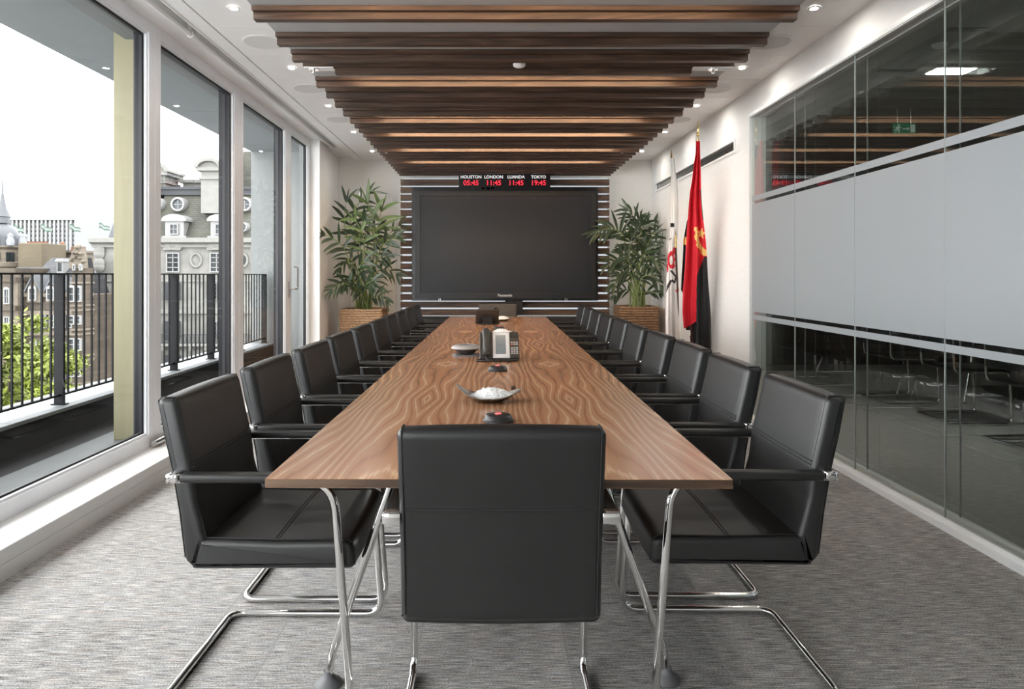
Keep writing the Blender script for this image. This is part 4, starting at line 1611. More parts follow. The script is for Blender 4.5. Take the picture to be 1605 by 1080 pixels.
for k in range(10):
    a = math.radians(-90 + 36 * k + 12)
    q = 9.5 if k % 2 == 0 else 3.9
    STAR.append((1099.0 + q * math.cos(a) * .92, 366 + q * math.sin(a)))


def seam(y):
    return 1104 - (y - 402) * .40 if y < 432 else 1092 - (y - 432) * .012


def rcol(px, y):
    if 297 < y < 345 and px > 1097.2 + (y - 297) * .075:
        return 1
    if inpoly((px, y), STAR):
        return 2
    e1 = ellipse((px, y), (1109.5, 362), 20, 38)
    e2 = ellipse((px, y), (1109.5, 359), 16, 33)
    tooth = 1.16 if (int((y - 330) / 6.5) % 2 == 0) else 1.0
    if e1 < tooth and e2 > 1 and y > 356 and px > 1088:
        return 2
    if y > 402 and px > seam(y):
        return 1
    return 0


def rkeep(px, y):
    if px < seam(max(y, 432)) + .3 and y > 430:
        return y < 516 - (px - 1071) * .58
    return True


bm = bmesh.new()
fold = lambda s, t: -.030 * math.cos(s * 13) * min(1, t * 3 + .25) + .012 * math.sin(s * 27 + 4 * t) * min(1, t * 2)
cloth(bm, 221, 556, rl, rr, lambda y: 6.60 + (y - 221) / 335 * .36 - .075, fold, rcol, 64, 320, rkeep)
bl = [(345, 1077), (375, 1071.5), (400, 1070.5), (430, 1068.5), (455, 1067.5), (462, 1072), (480, 1074), (500, 1074), (560, 1078)]
br = [(345, 1080), (380, 1082), (440, 1086), (500, 1100), (530, 1113), (560, 1113)]


def bcol(px, y):
    return 2 if 372 < y < 384 and px < 1075.5 else 1


cloth(bm, 345, 556, bl, br, lambda y: 6.70 + (y - 221) / 335 * .36, lambda s, t: .025 * math.sin(s * 11), bcol, 20, 120, lambda px, y: not (px < 1082 and y > 517 and y > 517 + (px - 1074) * .0))
part('cloth', bm, [M['red'], M['blackcloth'], M['yellow']], rf, 70, world=True)
# ------------------------------------------------------------------ terrace
TZ = 0.10
bm = bmesh.new()
box(bm, -2.84, -2.42, -4, 9.68, -.1, TZ)
box(bm, -2.45, -2.30, -4, 9.68, -.1, 0.09)
struct('floor_terrace', bm, M['paving'])
bm = bmesh.new()
box(bm, -3.10, -2.84, -4, 9.68, -.1, TZ - .004)
box(bm, -3.12, -3.10, -4, 9.68, -.1, .285)
struct('trim_3', bm, M['deck'])
bm = bmesh.new()
y = -4.0
while y < 9.6:
    merge(bm, bx(-3.56, -3.085, y + .002, min(y + 1.2, 9.68) - .002, .285, .312, bev=.003, seg=1))
    y += 1.2
box(bm, -3.53, -3.125, -4, 9.68, -.6, .285)
struct('trim_4', bm, M['coping'])
bm = bmesh.new()
box(bm, -3.42, -2.42, -4, 9.68, 3.02, 3.3)
for k in range(8):
    box(bm, -3.42, -2.42, -3.5 + 1.8 * k, -3.495 + 1.8 * k, 3.018, 3.02)
struct('ceiling_terrace', bm, M['soffit'])
bm = bmesh.new()
box(bm, -3.42, -2.3, 9.68, 10.2, -.6, 3.3)
box(bm, -2.42, -2.345, 8.55, 9.68, .1, 3.0)
struct('wall_terrace_end', bm, M['endwall'])
bm = bmesh.new()
box(bm, -2.60, -2.42, -4, 9.68, 2.94, 3.3)
struct('wall_over_windows', bm, M['endwall'])

solo('pillar', bx(-2.685, -2.505, 4.84, 5.00, TZ, 3.02, bev=.004), M['pillar'], 'olive yellow clad pillar standing on the terrace outside the nearest window', 'pillar')

# railing
rl_ = thing('terrace_railing', 'black steel terrace railing with thin upright bars and broad posts', 'railing', (-3.2, 4, .312))
bm = bmesh.new()
box(bm, -3.225, -3.175, -2.2, 9.60, 1.272, 1.284)
part('top_rail', bm, M['rail'], rl_, world=True)
bm = bmesh.new()
box(bm, -3.215, -3.185, -2.2, 9.60, .375, .390)
part('bottom_rail', bm, M['rail'], rl_, world=True)
pitch = .906
posts = [5.05 + pitch * k for k in range(-7, 6)]
for y in posts:
    bm = bx(-3.235, -3.165, y - .012, y + .012, .313, 1.272)
    box(bm, -3.25, -3.15, y - .03, y + .03, .3125, .32)
    part('post', bm, M['rail'], rl_, world=True)
nb = 0
for y in posts[:-1]:
    for k in range(1, 9):
        yy = y + pitch * k / 9
        if yy < 3.2:
            continue
        part('bar', bx(-3.206, -3.194, yy - .006, yy + .006, .390, 1.272), M['rail'], rl_, world=True)
        nb += 1

# ------------------------------------------------------------------ the street outside
def slate_mat(name, c1, c2, mort, bw=.35, rh=.16):
    m, nt, N, L, b = nmat(name)
    tc = N.new('ShaderNodeTexCoord')
    sp = N.new('ShaderNodeSeparateXYZ'); L.new(tc.outputs['Object'], sp.inputs[0])
    cb = N.new('ShaderNodeCombineXYZ'); L.new(sp.outputs['X'], cb.inputs[0]); L.new(sp.outputs['Z'], cb.inputs[1])
    br = N.new('ShaderNodeTexBrick')
    br.inputs['Scale'].default_value = 1; br.inputs['Brick Width'].default_value = bw; br.inputs['Row Height'].default_value = rh
    br.inputs['Mortar Size'].default_value = .018; br.inputs['Color1'].default_value = (*c1, 1); br.inputs['Color2'].default_value = (*c2, 1); br.inputs['Mortar'].default_value = (*mort, 1)
    L.new(cb.outputs[0], br.inputs['Vector'])
    n = N.new('ShaderNodeTexNoise'); n.inputs['Scale'].default_value = .8; n.inputs['Detail'].default_value = 5
    L.new(tc.outputs['Object'], n.inputs['Vector'])
    mr = N.new('ShaderNodeMapRange'); mr.inputs[1].default_value = .3; mr.inputs[2].default_value = .7; mr.inputs[3].default_value = .65; mr.inputs[4].default_value = 1.3
    L.new(n.outputs['Fac'], mr.inputs[0])
    mx = N.new('ShaderNodeMixRGB'); mx.blend_type = 'MULTIPLY'; mx.inputs[0].default_value = 1
    L.new(br.outputs['Color'], mx.inputs[1]); L.new(mr.outputs[0], mx.inputs[2])
    L.new(mx.outputs[0], b.inputs['Base Color'])
    b.inputs['Roughness'].default_value = .75
    return m


M['slate_green'] = slate_mat('mossy_slate', (0.046, 0.046, 0.034), (0.062, 0.061, 0.048), (0.028, 0.028, 0.022))
M['slate_grey'] = slate_mat('grey_slate', (0.025, 0.026, 0.029), (0.038, 0.038, 0.040), (0.015, 0.015, 0.016))
M['cream'] = slate_mat('cream_ashlar', (0.142, 0.138, 0.126), (0.152, 0.148, 0.134), (0.123, 0.120, 0.108), 1.6, .9)
M['creamtrim'] = mat('cream_stone_trim', (0.156, 0.153, 0.140), .7, var=.08, vscale=2)
M['brownstone'] = slate_mat('brown_sandstone', (0.048, 0.036, 0.024), (0.059, 0.045, 0.032), (0.036, 0.026, 0.018), .9, .35)
M['brownpale'] = mat('pale_sandstone_trim', (0.114, 0.094, 0.071), .8, var=.2, vscale=1.5)
M['winwhite'] = mat('white_window_frame', (0.187, 0.187, 0.182), .5, var=.02)
M['windark'] = mat('dark_window_pane', (0.014, 0.017, 0.019), .2, var=.15, vscale=1, spec=.25)
M['wingrey'] = mat('pale_window_pane', (0.055, 0.062, 0.068), .2, var=.2, vscale=1, spec=.25)
M['lead'] = mat('lead_roofing', (0.075, 0.079, 0.086), .6, var=.12, vscale=1)
M['leaddark'] = mat('dark_lead_band', (0.028, 0.030, 0.034), .6, var=.1, vscale=1)
M['office'] = mat('white_concrete', (0.179, 0.180, 0.179), .7, var=.03)
M['ochre'] = mat('ochre_render', (0.088, 0.070, 0.043), .85, var=.2, vscale=.5)
M['terracotta'] = mat('terracotta', (0.130, 0.057, 0.032), .8, var=.15)
M['asphalt'] = mat('street_asphalt', (.16, .16, .16), .9, var=.1)
M['foliage'] = mat('tree_foliage', (.135, .165, .022), .6, var=.5, vscale=2.5)
M['bark'] = mat('tree_bark', (.09, .065, .045), .9, var=.2)

GZ = -15.0
bm = bmesh.new()
box(bm, -160, 60, -20, 190, GZ - .5, GZ)
struct('ground', bm, M['asphalt'])


def facade_window(parent, root, x0, x1, z0, z1, y, frame=.10, rows=2, cols=2, pane=None, arch=False, surround=None):
    """frame with glazing bars standing proud of a pane, on a wall face at depth y"""
    bm = bmesh.new()
    f = frame
    for q in ((x0, x0 + f, z0, z1), (x1 - f, x1, z0, z1), (x0 + f, x1 - f, z0, z0 + f), (x0 + f, x1 - f, z1 - f, z1)):
        box(bm, q[0], q[1], y - .16, y + .02, q[2], q[3])
    for k in range(1, cols):
        xc = x0 + (x1 - x0) * k / cols
        box(bm, xc - f * .35, xc + f * .35, y - .12, y, z0 + f, z1 - f)
    for k in range(1, rows):
        zc = z0 + (z1 - z0) * k / rows
        box(bm, x0 + f, x1 - f, y - .12, y, zc - f * .3, zc + f * .3)
    if arch:
        xc, rr = (x0 + x1) / 2, (x1 - x0) / 2
        poly = [(x0, z1)] + [(xc - rr * math.cos(math.pi * k / 12), z1 + rr * .55 * math.sin(math.pi * k / 12)) for k in range(1, 12)] + [(x1, z1)]
        prism(bm, poly, 'Y', y - .16, y + .02)
    bm.transform(Matrix.Translation(-root.location))
    w_ = link_mesh('window', bm, M['winwhite'], root)
    bm = bmesh.new()
    box(bm, x0 + f * .8, x1 - f * .8, y - .06, y + .01, z0 + f * .8, z1 - f * .8)
    bm.transform(Matrix.Translation(-root.location))
    link_mesh('pane', bm, pane or M['windark'], w_)
    return w_


def PX(px, d):
    return (px - VX) * d / F


def PZ(py, d):
    return H + (VY - py) * d / F


# --- cream mansard building
D = 50.0
cb = thing('mansard_building', 'cream stone building with mossy slate mansard roof and round attic windows', 'building', (PX(320, D), D + 5, GZ))
bm = bmesh.new()
box(bm, PX(150, D), PX(540, D), D, D + 12, GZ, PZ(376, D))
part('wall', bm, M['cream'], cb, world=True)
bm = bmesh.new()
xa, xb = PX(146, D), PX(544, D)
zc = PZ(376, D)
prism(bm, [(D - .25, zc - .55), (D - .25, zc - .35), (D - .6, zc - .2), (D - .6, zc + .12), (D + .4, zc + .2), (D + .4, zc - .55)], 'X', xa, xb)
for py in (488, 533, 585):
    z = PZ(py, D)
    box(bm, PX(150, D) - .1, PX(540, D), D - .22, D + .1, z - .16, z + .16)
z = PZ(440, D)
box(bm, PX(150, D), PX(540, D), D - .1, D + .1, z - .07, z + .07)
part('cornice', bm, M['creamtrim'], cb, world=True)
RB, RT = zc + .1, PZ(305, 52.2)
bm = bmesh.new()
prism(bm, [(D + .1, RB), (D + 2.2, RT), (D + 9, RT), (D + 11, RB)], 'X', PX(236, D), PX(540, D))
part('mansard_roof', bm, M['slate_green'], cb, world=True)
bm = bmesh.new()
box(bm, PX(238, 52), PX(540, 52), D + 2.0, D + 9, RT - .05, RT + .50)
box(bm, PX(238, 52), PX(540, 52), D + 1.85, D + 9.1, RT + .36, RT + .56)
part('roof_band', bm, M['leaddark'], cb, world=True)
# turret slates at the left end, seen beside the pillar
bm = bmesh.new()
d2 = 49.5
v = [at(159, 372, d2), at(200, 372, d2), at(200, 300, d2 + 2), at(186, 318, d2 + 1.6)]
prism(bm, [(PX(160, d2), PZ(371, d2)), (PX(232, d2), PZ(371, d2)), (PX(205, d2), PZ(270, d2)), (PX(190, d2), PZ(290, d2))], 'Y', D + .3, D + 5)
part('turret_roof', bm, M['lead'], cb, world=True)
bm = bmesh.new()
x0, x1 = PX(150, D), PX(178, D)
box(bm, PX(146, D), PX(180, D), D - .35, D + 1, PZ(383, D), PZ(374, D))
for py in (392, 398, 412, 418):
    lathe(bm, [(0, -.1), (.35, -.1), (.42, .06), (.25, .16), (0, .2)], 10, (PX(157, D), D - .08, PZ(py, D)), 'Y')
part('carved_ornament', bm, M['creamtrim'], cb, 60, world=True)
# taller pavilion roof at the right
bm = bmesh.new()
prism(bm, [(PX(371, 54), PZ(300, 54)), (PX(460, 54), PZ(300, 54)), (PX(446, 54), PZ(240, 54)), (PX(386, 54), PZ(240, 54))], 'Y', D + 3.2, D + 9)
part('pavilion_roof', bm, M['slate_green'], cb, world=True)


def chimney(x0, x1, ytop, ybase, d, dep=2.2, hood=True):
    bm = bmesh.new()
    X0, X1, Z0, Z1 = PX(x0, d), PX(x1, d), PZ(ybase, d), PZ(ytop, d)
    box(bm, X0, X1, d, d + dep, Z0, Z1)
    o = .28
    box(bm, X0 - o, X1 + o, d - o, d + dep + o, Z1 - .25, Z1)
    box(bm, X0 - o * .5, X1 + o * .5, d - o * .5, d + dep + o * .5, Z1 - .85, Z1 - .7)
    if hood:
        xc, rr = (X0 + X1) / 2, (X1 - X0) / 2 + .42
        outer = [(xc - rr * math.cos(math.pi * k / 14), Z1 + rr * .62 * math.sin(math.pi * k / 14)) for k in range(15)]
        inner = [(xc - (rr - .32) * math.cos(math.pi * k / 14), Z1 + (rr - .32) * .60 * math.sin(math.pi * k / 14)) for k in range(15)]
        prism(bm, [(xc - rr + .3, Z1 - .02)] + [(p_[0], p_[1] - .02) for p_ in inner] + [(xc + rr - .3, Z1 - .02)], 'Y', d - .1, d + dep)
        for k in range(14):
            prism(bm, [outer[k], outer[k + 1], inner[k + 1], inner[k]], 'Y', d - .4, d + dep + .4)
    part('chimney', bm, M['creamtrim'], cb, world=True)


chimney(315, 343, 263, 334, 50.6)
chimney(226, 259, 270, 300, 53)
chimney(287, 316, 282, 298, 55, hood=False)


def round_window(px, py, rpx, d):
    X, Z, rr = PX(px, d), PZ(py, d), rpx * d / F
    bm = bmesh.new()
    lathe(bm, [(rr * .66, -1.2), (rr, -1.2), (rr, .10), (rr * .92, .18), (rr * .72, .18), (rr * .66, .10)], 28, (X, d, Z), 'Y')
    for f in [f for f in bm.faces if len(f.verts) > 8]:
        bm.faces.remove(f)
    t_ = rr * .05
    box(bm, X - t_, X + t_, d - .06, d, Z - rr * .68, Z + rr * .68)
    box(bm, X - rr * .68, X + rr * .68, d - .06, d, Z - t_, Z + t_)
    bm.transform(Matrix.Translation(-cb.location))
    w_ = link_mesh('round_window', bm, M['winwhite'], cb, 40)
    bm = bmesh.new()
    lathe(bm, [(0, -.02), (rr * .7, -.02), (rr * .7, .02), (0, .02)], 24, (X, d + .02, Z), 'Y')
    bm.transform(Matrix.Translation(-cb.location))
    link_mesh('pane', bm, M['wingrey'], w_)


for px in (244, 279.5, 349.5, 384, 420):
    round_window(px, 320.5, 11.5, 51.2)
for px in (381, 300 - 400):
    if px > 0:
        round_window(px, 356, 8, 50.2)
for px in (207, 274.5, 345.5):
    d = 50.0
    X0, X1 = PX(px - 14.5, d), PX(px + 14.5, d)
    bm = bmesh.new()
    box(bm, X0, X1, d - .1, d + 1.4, PZ(370, d), PZ(347, d))
    xc, rr = (X0 + X1) / 2, (X1 - X0) / 2 + .22
    prism(bm, [(xc - rr, PZ(347, d))] + [(xc - rr * math.cos(math.pi * k / 10), PZ(347, d) + .42 * math.sin(math.pi * k / 10) + .1) for k in range(11)] + [(xc + rr, PZ(347, d))], 'Y', d - .25, d + 1.5)
    box(bm, X0 - .2, X1 + .2, d - .2, d + .2, PZ(373, d), PZ(370, d))
    part('dormer', bm, M['winwhite'], cb, world=True)
    facade_window(None, cb, X0 + .36, X1 - .36, PZ(368, d), PZ(351, d), d - .1, .07, 2, 2, M['wingrey'])
for px in (205, 272, 340.5, 409):
    for (ya, yb, shut) in ((396, 427, 0), (443, 470, 1), (503, 532, 1), (556, 590, 1), (620, 655, 0)):
        d = D
        facade_window(None, cb, PX(px - 10.5, d), PX(px + 10.5, d), PZ(yb, d), PZ(ya, d), d - .02, .09, 4, 2)
        if shut:
            bm = bmesh.new()
            for s in (-1, 1):
                xc = PX(px + s * 7.6, d)
                box(bm, xc - .24, xc + .24, d - .26, d - .19, PZ(yb, d), PZ(ya, d))
                for q in range(8):
                    zz = PZ(yb, d) + (PZ(ya, d) - PZ(yb, d)) * (q + .5) / 8
                    box(bm, xc - .28, xc + .28, d - .3, d - .26, zz - .035, zz + .035)
            part('shutters', bm, M['leaddark'], cb, world=True)
    bm = bmesh.new()
    box(bm, PX(px - 14, D), PX(px + 14, D), D - .3, D, PZ(392, D), PZ(388.5, D))
    for s in (-8, 0, 8):
        lathe(bm, [(0, -.1), (.3, -.1), (.36, .1), (.2, .2), (0, .22)], 8, (PX(px + s, D), D - .1, PZ(386 - (3 if s == 0 else 0), D)), 'Y')
    part('window_carving', bm, M['creamtrim'], cb, 60, world=True)
for px in (239, 307.5, 380, 445):
    bm = bmesh.new()
    X, Z = PX(px, D), PZ(408, D)
    rx, rz = 8.2 * D / F, 10.5 * D / F
    tube(bm, [(X + rx * math.cos(2 * math.pi * k / 28), D - .03, Z + rz * math.sin(2 * math.pi * k / 28)) for k in range(28)], .11, 8, closed=True)
    part('oval_moulding', bm, M['creamtrim'], cb, 60, world=True)
    if px == 380:
        bm = bmesh.new()
        lathe(bm, [(0, 0), (rx * .72, 0), (rx * .72, .05), (0, .05)], 24, (X, D - .0, Z), 'Y', sy=rz / rx)
        part('oval_pane', bm, M['windark'], cb, world=True)
bm = bmesh.new()
box(bm, PX(236, D), PX(420, D), D - .9, D, PZ(541, D), PZ(537, D))
for k in range(9):
    xx = PX(240 + k * 22, D)
    box(bm, xx - .12, xx + .12, D - .8, D, PZ(548, D), PZ(541, D))
part('balcony', bm, M['creamtrim'], cb, world=True)
bm = bmesh.new()
za, zb = PZ(537, D), PZ(523, D)
tube(bm, [(PX(238, D), D - .85, zb), (PX(420, D), D - .85, zb)], .035, 6)
tube(bm, [(PX(238, D), D - .85, za + .08), (PX(420, D), D - .85, za + .08)], .03, 6)
for k in range(60):
    xx = PX(238 + k * 3.08, D)
    tube(bm, [(xx, D - .85, za + .08), (xx, D - .85, zb)], .02, 5)
    if k % 2 == 0:
        tube(bm, [(xx + .07 + .06 * math.cos(q), D - .85, (za + zb) / 2 + .16 * math.sin(q)) for q in [i * math.pi / 4 for i in range(8)]], .02, 5, closed=True)
part('balcony_ironwork', bm, M['leaddark'], cb, world=True)
bm = bmesh.new()
zz = RT + .56
for k in range(12):
    xx = PX(240 + k * 16, 52.5)
    tube(bm, [(xx, D + 2.4, zz), (xx, D + 2.4, zz + .95)], .018, 5)
for h_ in (.5, .95):
    tube(bm, [(PX(240, 52.5), D + 2.4, zz + h_), (PX(420, 52.5), D + 2.4, zz + h_)], .018, 5)
part('roof_railing', bm, M['leaddark'], cb, world=True)

# --- brown victorian terrace
D = 44.0
vb = thing('victorian_building', 'brown sandstone building with steep gables and grey slate roofs across the street', 'building', (PX(60, D), D + 4, GZ))
zE = PZ(462, D)
bm = bmesh.new()
box(bm, PX(-120, D), PX(147, D), D, D + 5, GZ, zE)
part('wall', bm, M['brownstone'], vb, world=True)
bm = bmesh.new()
prism(bm, [(D - .1, zE), (D + 3.6, PZ(404, D + 3.6)), (D + 4.2, PZ(404, D + 3.6)), (D + 5, zE)], 'X', PX(72, D + 3), PX(128, D + 3))
prism(bm, [(D - .1, zE), (D + 3.0, PZ(419, D + 3)), (D + 4.2, PZ(419, D + 3)), (D + 5, zE)], 'X', PX(26, D + 3), PX(74, D + 3))
prism(bm, [(D - .1, zE), (D + 3.0, PZ(428, D + 3)), (D + 4.2, PZ(428, D + 3)), (D + 5, zE)], 'X', PX(120, D + 3), PX(146, D + 3))
part('slate_roof', bm, M['slate_grey'], vb, world=True)
bm = bmesh.new()
for py in (462, 490, 522, 562, 600):
    z = PZ(py, D)
    box(bm, PX(-120, D), PX(147, D), D - .2, D + .05, z - .13, z + .13)
part('string_course', bm, M['brownpale'], vb, world=True)
# gabled dormers
for gx, top, w_ in ((57, 432, 11), (85, 437, 9)):
    bm = bmesh.new()
    X0, X1, xc = PX(gx - w_, D), PX(gx + w_, D), PX(gx, D)
    prism(bm, [(X0, PZ(474, D)), (X1, PZ(474, D)), (X1, PZ(456, D)), (xc, PZ(top, D)), (X0, PZ(456, D))], 'Y', D - .25, D + 2.6)
    g_ = part('gable', bm, M['brownpale'], vb, world=True)
    bm = bmesh.new()
    for s in (-1, 1):
        xe = xc + s * (X1 - xc) * 1.18
        prism(bm, [(xc, PZ(top - 3, D)), (xc, PZ(top + 1.5, D)), (xe, PZ(459, D)), (xe, PZ(455, D))], 'Y', D - .4, D + 3.2)
    part('gable_roof', bm, M['lead'], vb, world=True)
    facade_window(None, vb, xc - .25 - .0, xc + .25, PZ(471, D), PZ(451, D), D - .27, .07, 2, 2, M['wingrey'], arch=True)
# right bay with stacked windows and carved gable
bm = bmesh.new()
X0, X1 = PX(120, D), PX(146, D)
prism(bm, [(X0, D), (X0 + .25, D - .9), (X1 - .25, D - .9), (X1, D)], 'Z', GZ, PZ(420, D))
part('bay', bm, M['brownstone'], vb, world=True)
bm = bmesh.new()
xc = (X0 + X1) / 2
prism(bm, [(X0 + .1, PZ(421, D)), (X1 - .1, PZ(421, D)), (X1 - .15, PZ(405, D)), (xc + .2, PZ(388, D)), (xc - .1, PZ(388, D)), (X0 + .15, PZ(405, D))], 'Y', D - .95, D - .35)
for (px, py, r_) in ((136, 388, .15), (131, 397, .10), (141, 398, .10), (127, 408, .10), (145, 410, .10), (136, 397, .12), (133, 404, .08), (140, 405, .08)):
    lathe(bm, [(0, -.2), (r_, -.2), (r_ * 1.15, .1), (r_ * .6, .25), (0, .3)], 8, (PX(px, D), D - .95, PZ(py, D)), 'Y')
for py in (443, 478, 485, 515, 522, 555, 562, 598):
    z = PZ(py, D)
    prism(bm, [(X0 - .1, D), (X0 + .2, D - 1.05), (X1 - .2, D - 1.05), (X1 + .1, D)], 'Z', z - .06, z + .06)
part('carved_gable', bm, M['brownpale'], vb, world=True)
for (ya, yb) in ((449, 472), (493, 507), (528, 547), (571, 587), (615, 632)):
    for px, wv, mt in ((127.5, 4.6, M['windark']), (138.5, 3.4, M['wingrey'])):
        facade_window(None, vb, PX(px - wv, D), PX(px + wv, D), PZ(yb, D), PZ(ya, D), D - .92, .06, 2, 1, mt, arch=(ya == 449))
for px in (132, 142):
    facade_window(None, vb, PX(px - 2.0, D), PX(px + 2.0, D), PZ(424, D), PZ(415, D), D - .97, .05, 1, 1, M['windark'], arch=True)
# windows of the main wall
for px, wv in ((55, 4.8), (70, 4.2), (83.5, 4.0), (102, 3.6), (112, 3.2), (24, 6), (5, 5), (-20, 6), (-45, 6)):
    for (ya, yb) in ((491, 514), (534, 560), (575, 600)):
        facade_window(None, vb, PX(px - wv, D), PX(px + wv, D), PZ(yb, D), PZ(ya, D), D - .02, .07, 2, 1, M['windark'] if (px + ya) % 3 else M['wingrey'])
# left tower with arched windows
bm = bmesh.new()
box(bm, PX(-40, D), PX(38, D), D - .6, D + 4.9, GZ, PZ(424, D))
part('tower', bm, M['brownpale'], vb, world=True)
bm = bmesh.new()
for py in (424, 438, 482):
    z = PZ(py, D)
    box(bm, PX(-42, D), PX(40, D), D - .95, D + 5, z - .14, z + .14)
part('tower_moulding', bm, M['brownstone'], vb, world=True)
for px in (5, 23):
    facade_window(None, vb, PX(px - 4.5, D), PX(px + 4.5, D), PZ(476, D), PZ(452, D), D - .62, .07, 2, 2, M['wingrey'], arch=True)
    facade_window(None, vb, PX(px - 4.5, D), PX(px + 4.5, D), PZ(516, D), PZ(495, D), D - .62, .07, 2, 2, M['wingrey'])
# small dormer window in the slates
bm = bmesh.new()
box(bm, PX(92.5, 46), PX(102, 46), 45.75, 47, PZ(428, 46), PZ(407, 46))
prism(bm, [(PX(91, 46), PZ(410, 46)), (PX(103.5, 46), PZ(410, 46)), (PX(100, 46), PZ(405.5, 46)), (PX(94, 46), PZ(405.5, 46))], 'Y', 45.6, 47)
part('dormer', bm, M['winwhite'], vb, world=True)
bm = bmesh.new()
for k in range(3):
    xx = PX(95.0 + k * 2.2, 46)
    box(bm, xx - .03, xx + .03, 45.72, 45.75, PZ(425, 46), PZ(412, 46))
part('dormer_pane', bm, M['windark'], vb, world=True)

# --- domed corner tower at the far left
D = 58.0
dt = thing('domed_tower', 'stone corner tower with a pale lead dome and spire, far left', 'tower', (PX(4, D), D, GZ))
xc = PX(4, D)
bm = bmesh.new()
lathe(bm, [(1.6, GZ), (1.6, PZ(420, D)), (1.75, PZ(418, D)), (1.75, PZ(412, D)), (1.55, PZ(410, D)), (1.5, PZ(392, D)), (1.75, PZ(388, D)), (1.75, PZ(386, D)), (0, PZ(386, D))], 20, (xc, D, 0))
part('drum', bm, M['brownpale'], dt, 30, world=True)
bm = bmesh.new()
zb, zt = PZ(386, D), PZ(350, D)
pr = [(1.5, zb), (1.5, zb + .6)] + [(1.25 * math.cos(a), zb + .6 + (zt - zb - .6) * math.sin(a)) for a in [math.pi / 2 * k / 8 for k in range(8)]] + [(.55, zt), (.55, zt + .5), (.62, zt + .55), (.3, zt + 1.3), (.08, zt + 2.6), (0, zt + 6)]
pr = [(r_, z) for r_, z in pr]
lathe(bm, pr, 20, (xc, D, 0))
part('dome', bm, M['lead'], dt, 30, world=True)
bm = bmesh.new()
for k in range(10):
    a = 2 * math.pi * k / 10
    lathe(bm, [(0, 0), (.28, .02), (.32, .4), (.2, .7), (.24, .9), (0, 1.1)], 8, (xc + 1.65 * math.cos(a), D + 1.65 * math.sin(a), zb))
part('urns', bm, M['coping'], dt, 50, world=True)
bm = bmesh.new()
for a in (-1.9, -1.25, -.6):
    px_, py_ = xc + 1.53 * math.cos(a), D + 1.53 * math.sin(a)
    T = bx(-.3, .3, -.08, .08, PZ(417, D) + .0, PZ(396, D))
    T.transform(Matrix.Translation((px_, py_, 0)) @ Matrix.Rotation(a + math.pi / 2, 4, 'Z'))
    merge(bm, T)
part('arched_windows', bm, M['windark'], dt, world=True)

# --- ochre party wall block, chimney stacks
D = 56.0
solo('ochre_block', bx(PX(28, D), PX(66, D), D, D + 3.2, GZ, PZ(381, D), bev=.05, seg=1), M['ochre'], 'plain ochre rendered block with flat top, right of the lead dome', 'building')
bm = bmesh.new()
for k in range(9):
    x = PX(32 + k * 3.6, D)
    lathe(bm, [(0, PZ(381, D)), (.16, PZ(381, D)), (.13, PZ(378, D)), (.15, PZ(377.6, D)), (0, PZ(377.6, D))], 8, (x, D + 1, 0))
solo('chimney_pots', bm, M['terracotta'], 'low row of terracotta pots along the top of the ochre block', 'chimney pots')
D = 60.0
ch = thing('chimney_stack', 'broad pale chimney stack with terracotta pots behind the slate roofs', 'chimney', (PX(110, D), D, GZ))
bm = bmesh.new()
box(bm, PX(92, D), PX(128, D), D, D + 2, GZ, PZ(396, D))
box(bm, PX(89, D), PX(131, D), D - .3, D + 2.3, PZ(396, D), PZ(392.5, D))
part('stack', bm, M['brownpale'], ch, world=True)
for k, px in enumerate((103, 111, 121)):
    bm = bmesh.new()
    lathe(bm, [(0, PZ(393, D)), (.17, PZ(393, D)), (.14, PZ(386, D)), (0, PZ(386, D))], 10, (PX(px, D), D + 1, 0))
    part('pot', bm, M['terracotta'], ch, 40, world=True)
D = 62.0
ch = thing('chimney_stack', 'red brick chimney with a domed pot, left of the broad pale stack', 'chimney', (PX(86, D), D, GZ))
bm = bmesh.new()
box(bm, PX(70, D), PX(91, D), D, D + 3, GZ, PZ(396, D))
part('stack', bm, M['terracotta'], ch, world=True)
bm = bmesh.new()
lathe(bm, [(.24, PZ(396, D)), (.24, PZ(384, D)), (.2, PZ(380, D)), (0, PZ(377, D))], 12, (PX(86.5, D), D + 1, 0))
part('pot', bm, M['terracotta'], ch, 40, world=True)
bm = bmesh.new()
for k in range(120):
    a, r_, z = R.uniform(0, 6.28), R.uniform(0, .22), R.uniform(PZ(396, D), PZ(384, D))
    c = Vector((PX(78, D) + r_ * math.cos(a), D + 1 + r_ * math.sin(a), z))
    s = .09
    q = [bm.verts.new(c + Vector((R.uniform(-s, s), R.uniform(-s, s), R.uniform(-s, s)))) for _ in range(3)]
    bm.faces.new(q)
solo('roof_shrub', bm, M['foliage'], 'small green shrub on the distant roof terrace beside the brick chimney', 'shrub')

# --- white office block with fins
D = 150.0
ob = thing('office_block', 'long white office block with narrow vertical fins on the skyline', 'building', (PX(90, D), D, GZ))
bm = bmesh.new()
box(bm, PX(6, D), PX(119, D), D + .6, D + 20, GZ, PZ(343, D))
part('glazed_front', bm, M['wingrey'], ob, world=True)
bm = bmesh.new()
box(bm, PX(3, D), PX(121, D), D - .2, D + 20, PZ(345, D), PZ(340, D))
for k in range(6):
    z = PZ(351.5 + k * 7.2, D)
    box(bm, PX(6, D), PX(119, D), D + .3, D + .7, z - .30, z + .30)
part('floor_bands', bm, M['office'], ob, world=True)
for k in range(18):
    bm = bmesh.new()
    x = PX(6.5 + k * 6.55, D)
    box(bm, x - .22, x + .22, D - .1, D + .7, GZ, PZ(345, D))
    part('fin', bm, M['office'], ob, world=True)
bm = bmesh.new()
box(bm, PX(119, D), PX(230, D), D - .4, D + 20, GZ, PZ(340.5, D))
part('blank_wing', bm, M['office'], ob, world=True)
bm = bmesh.new()
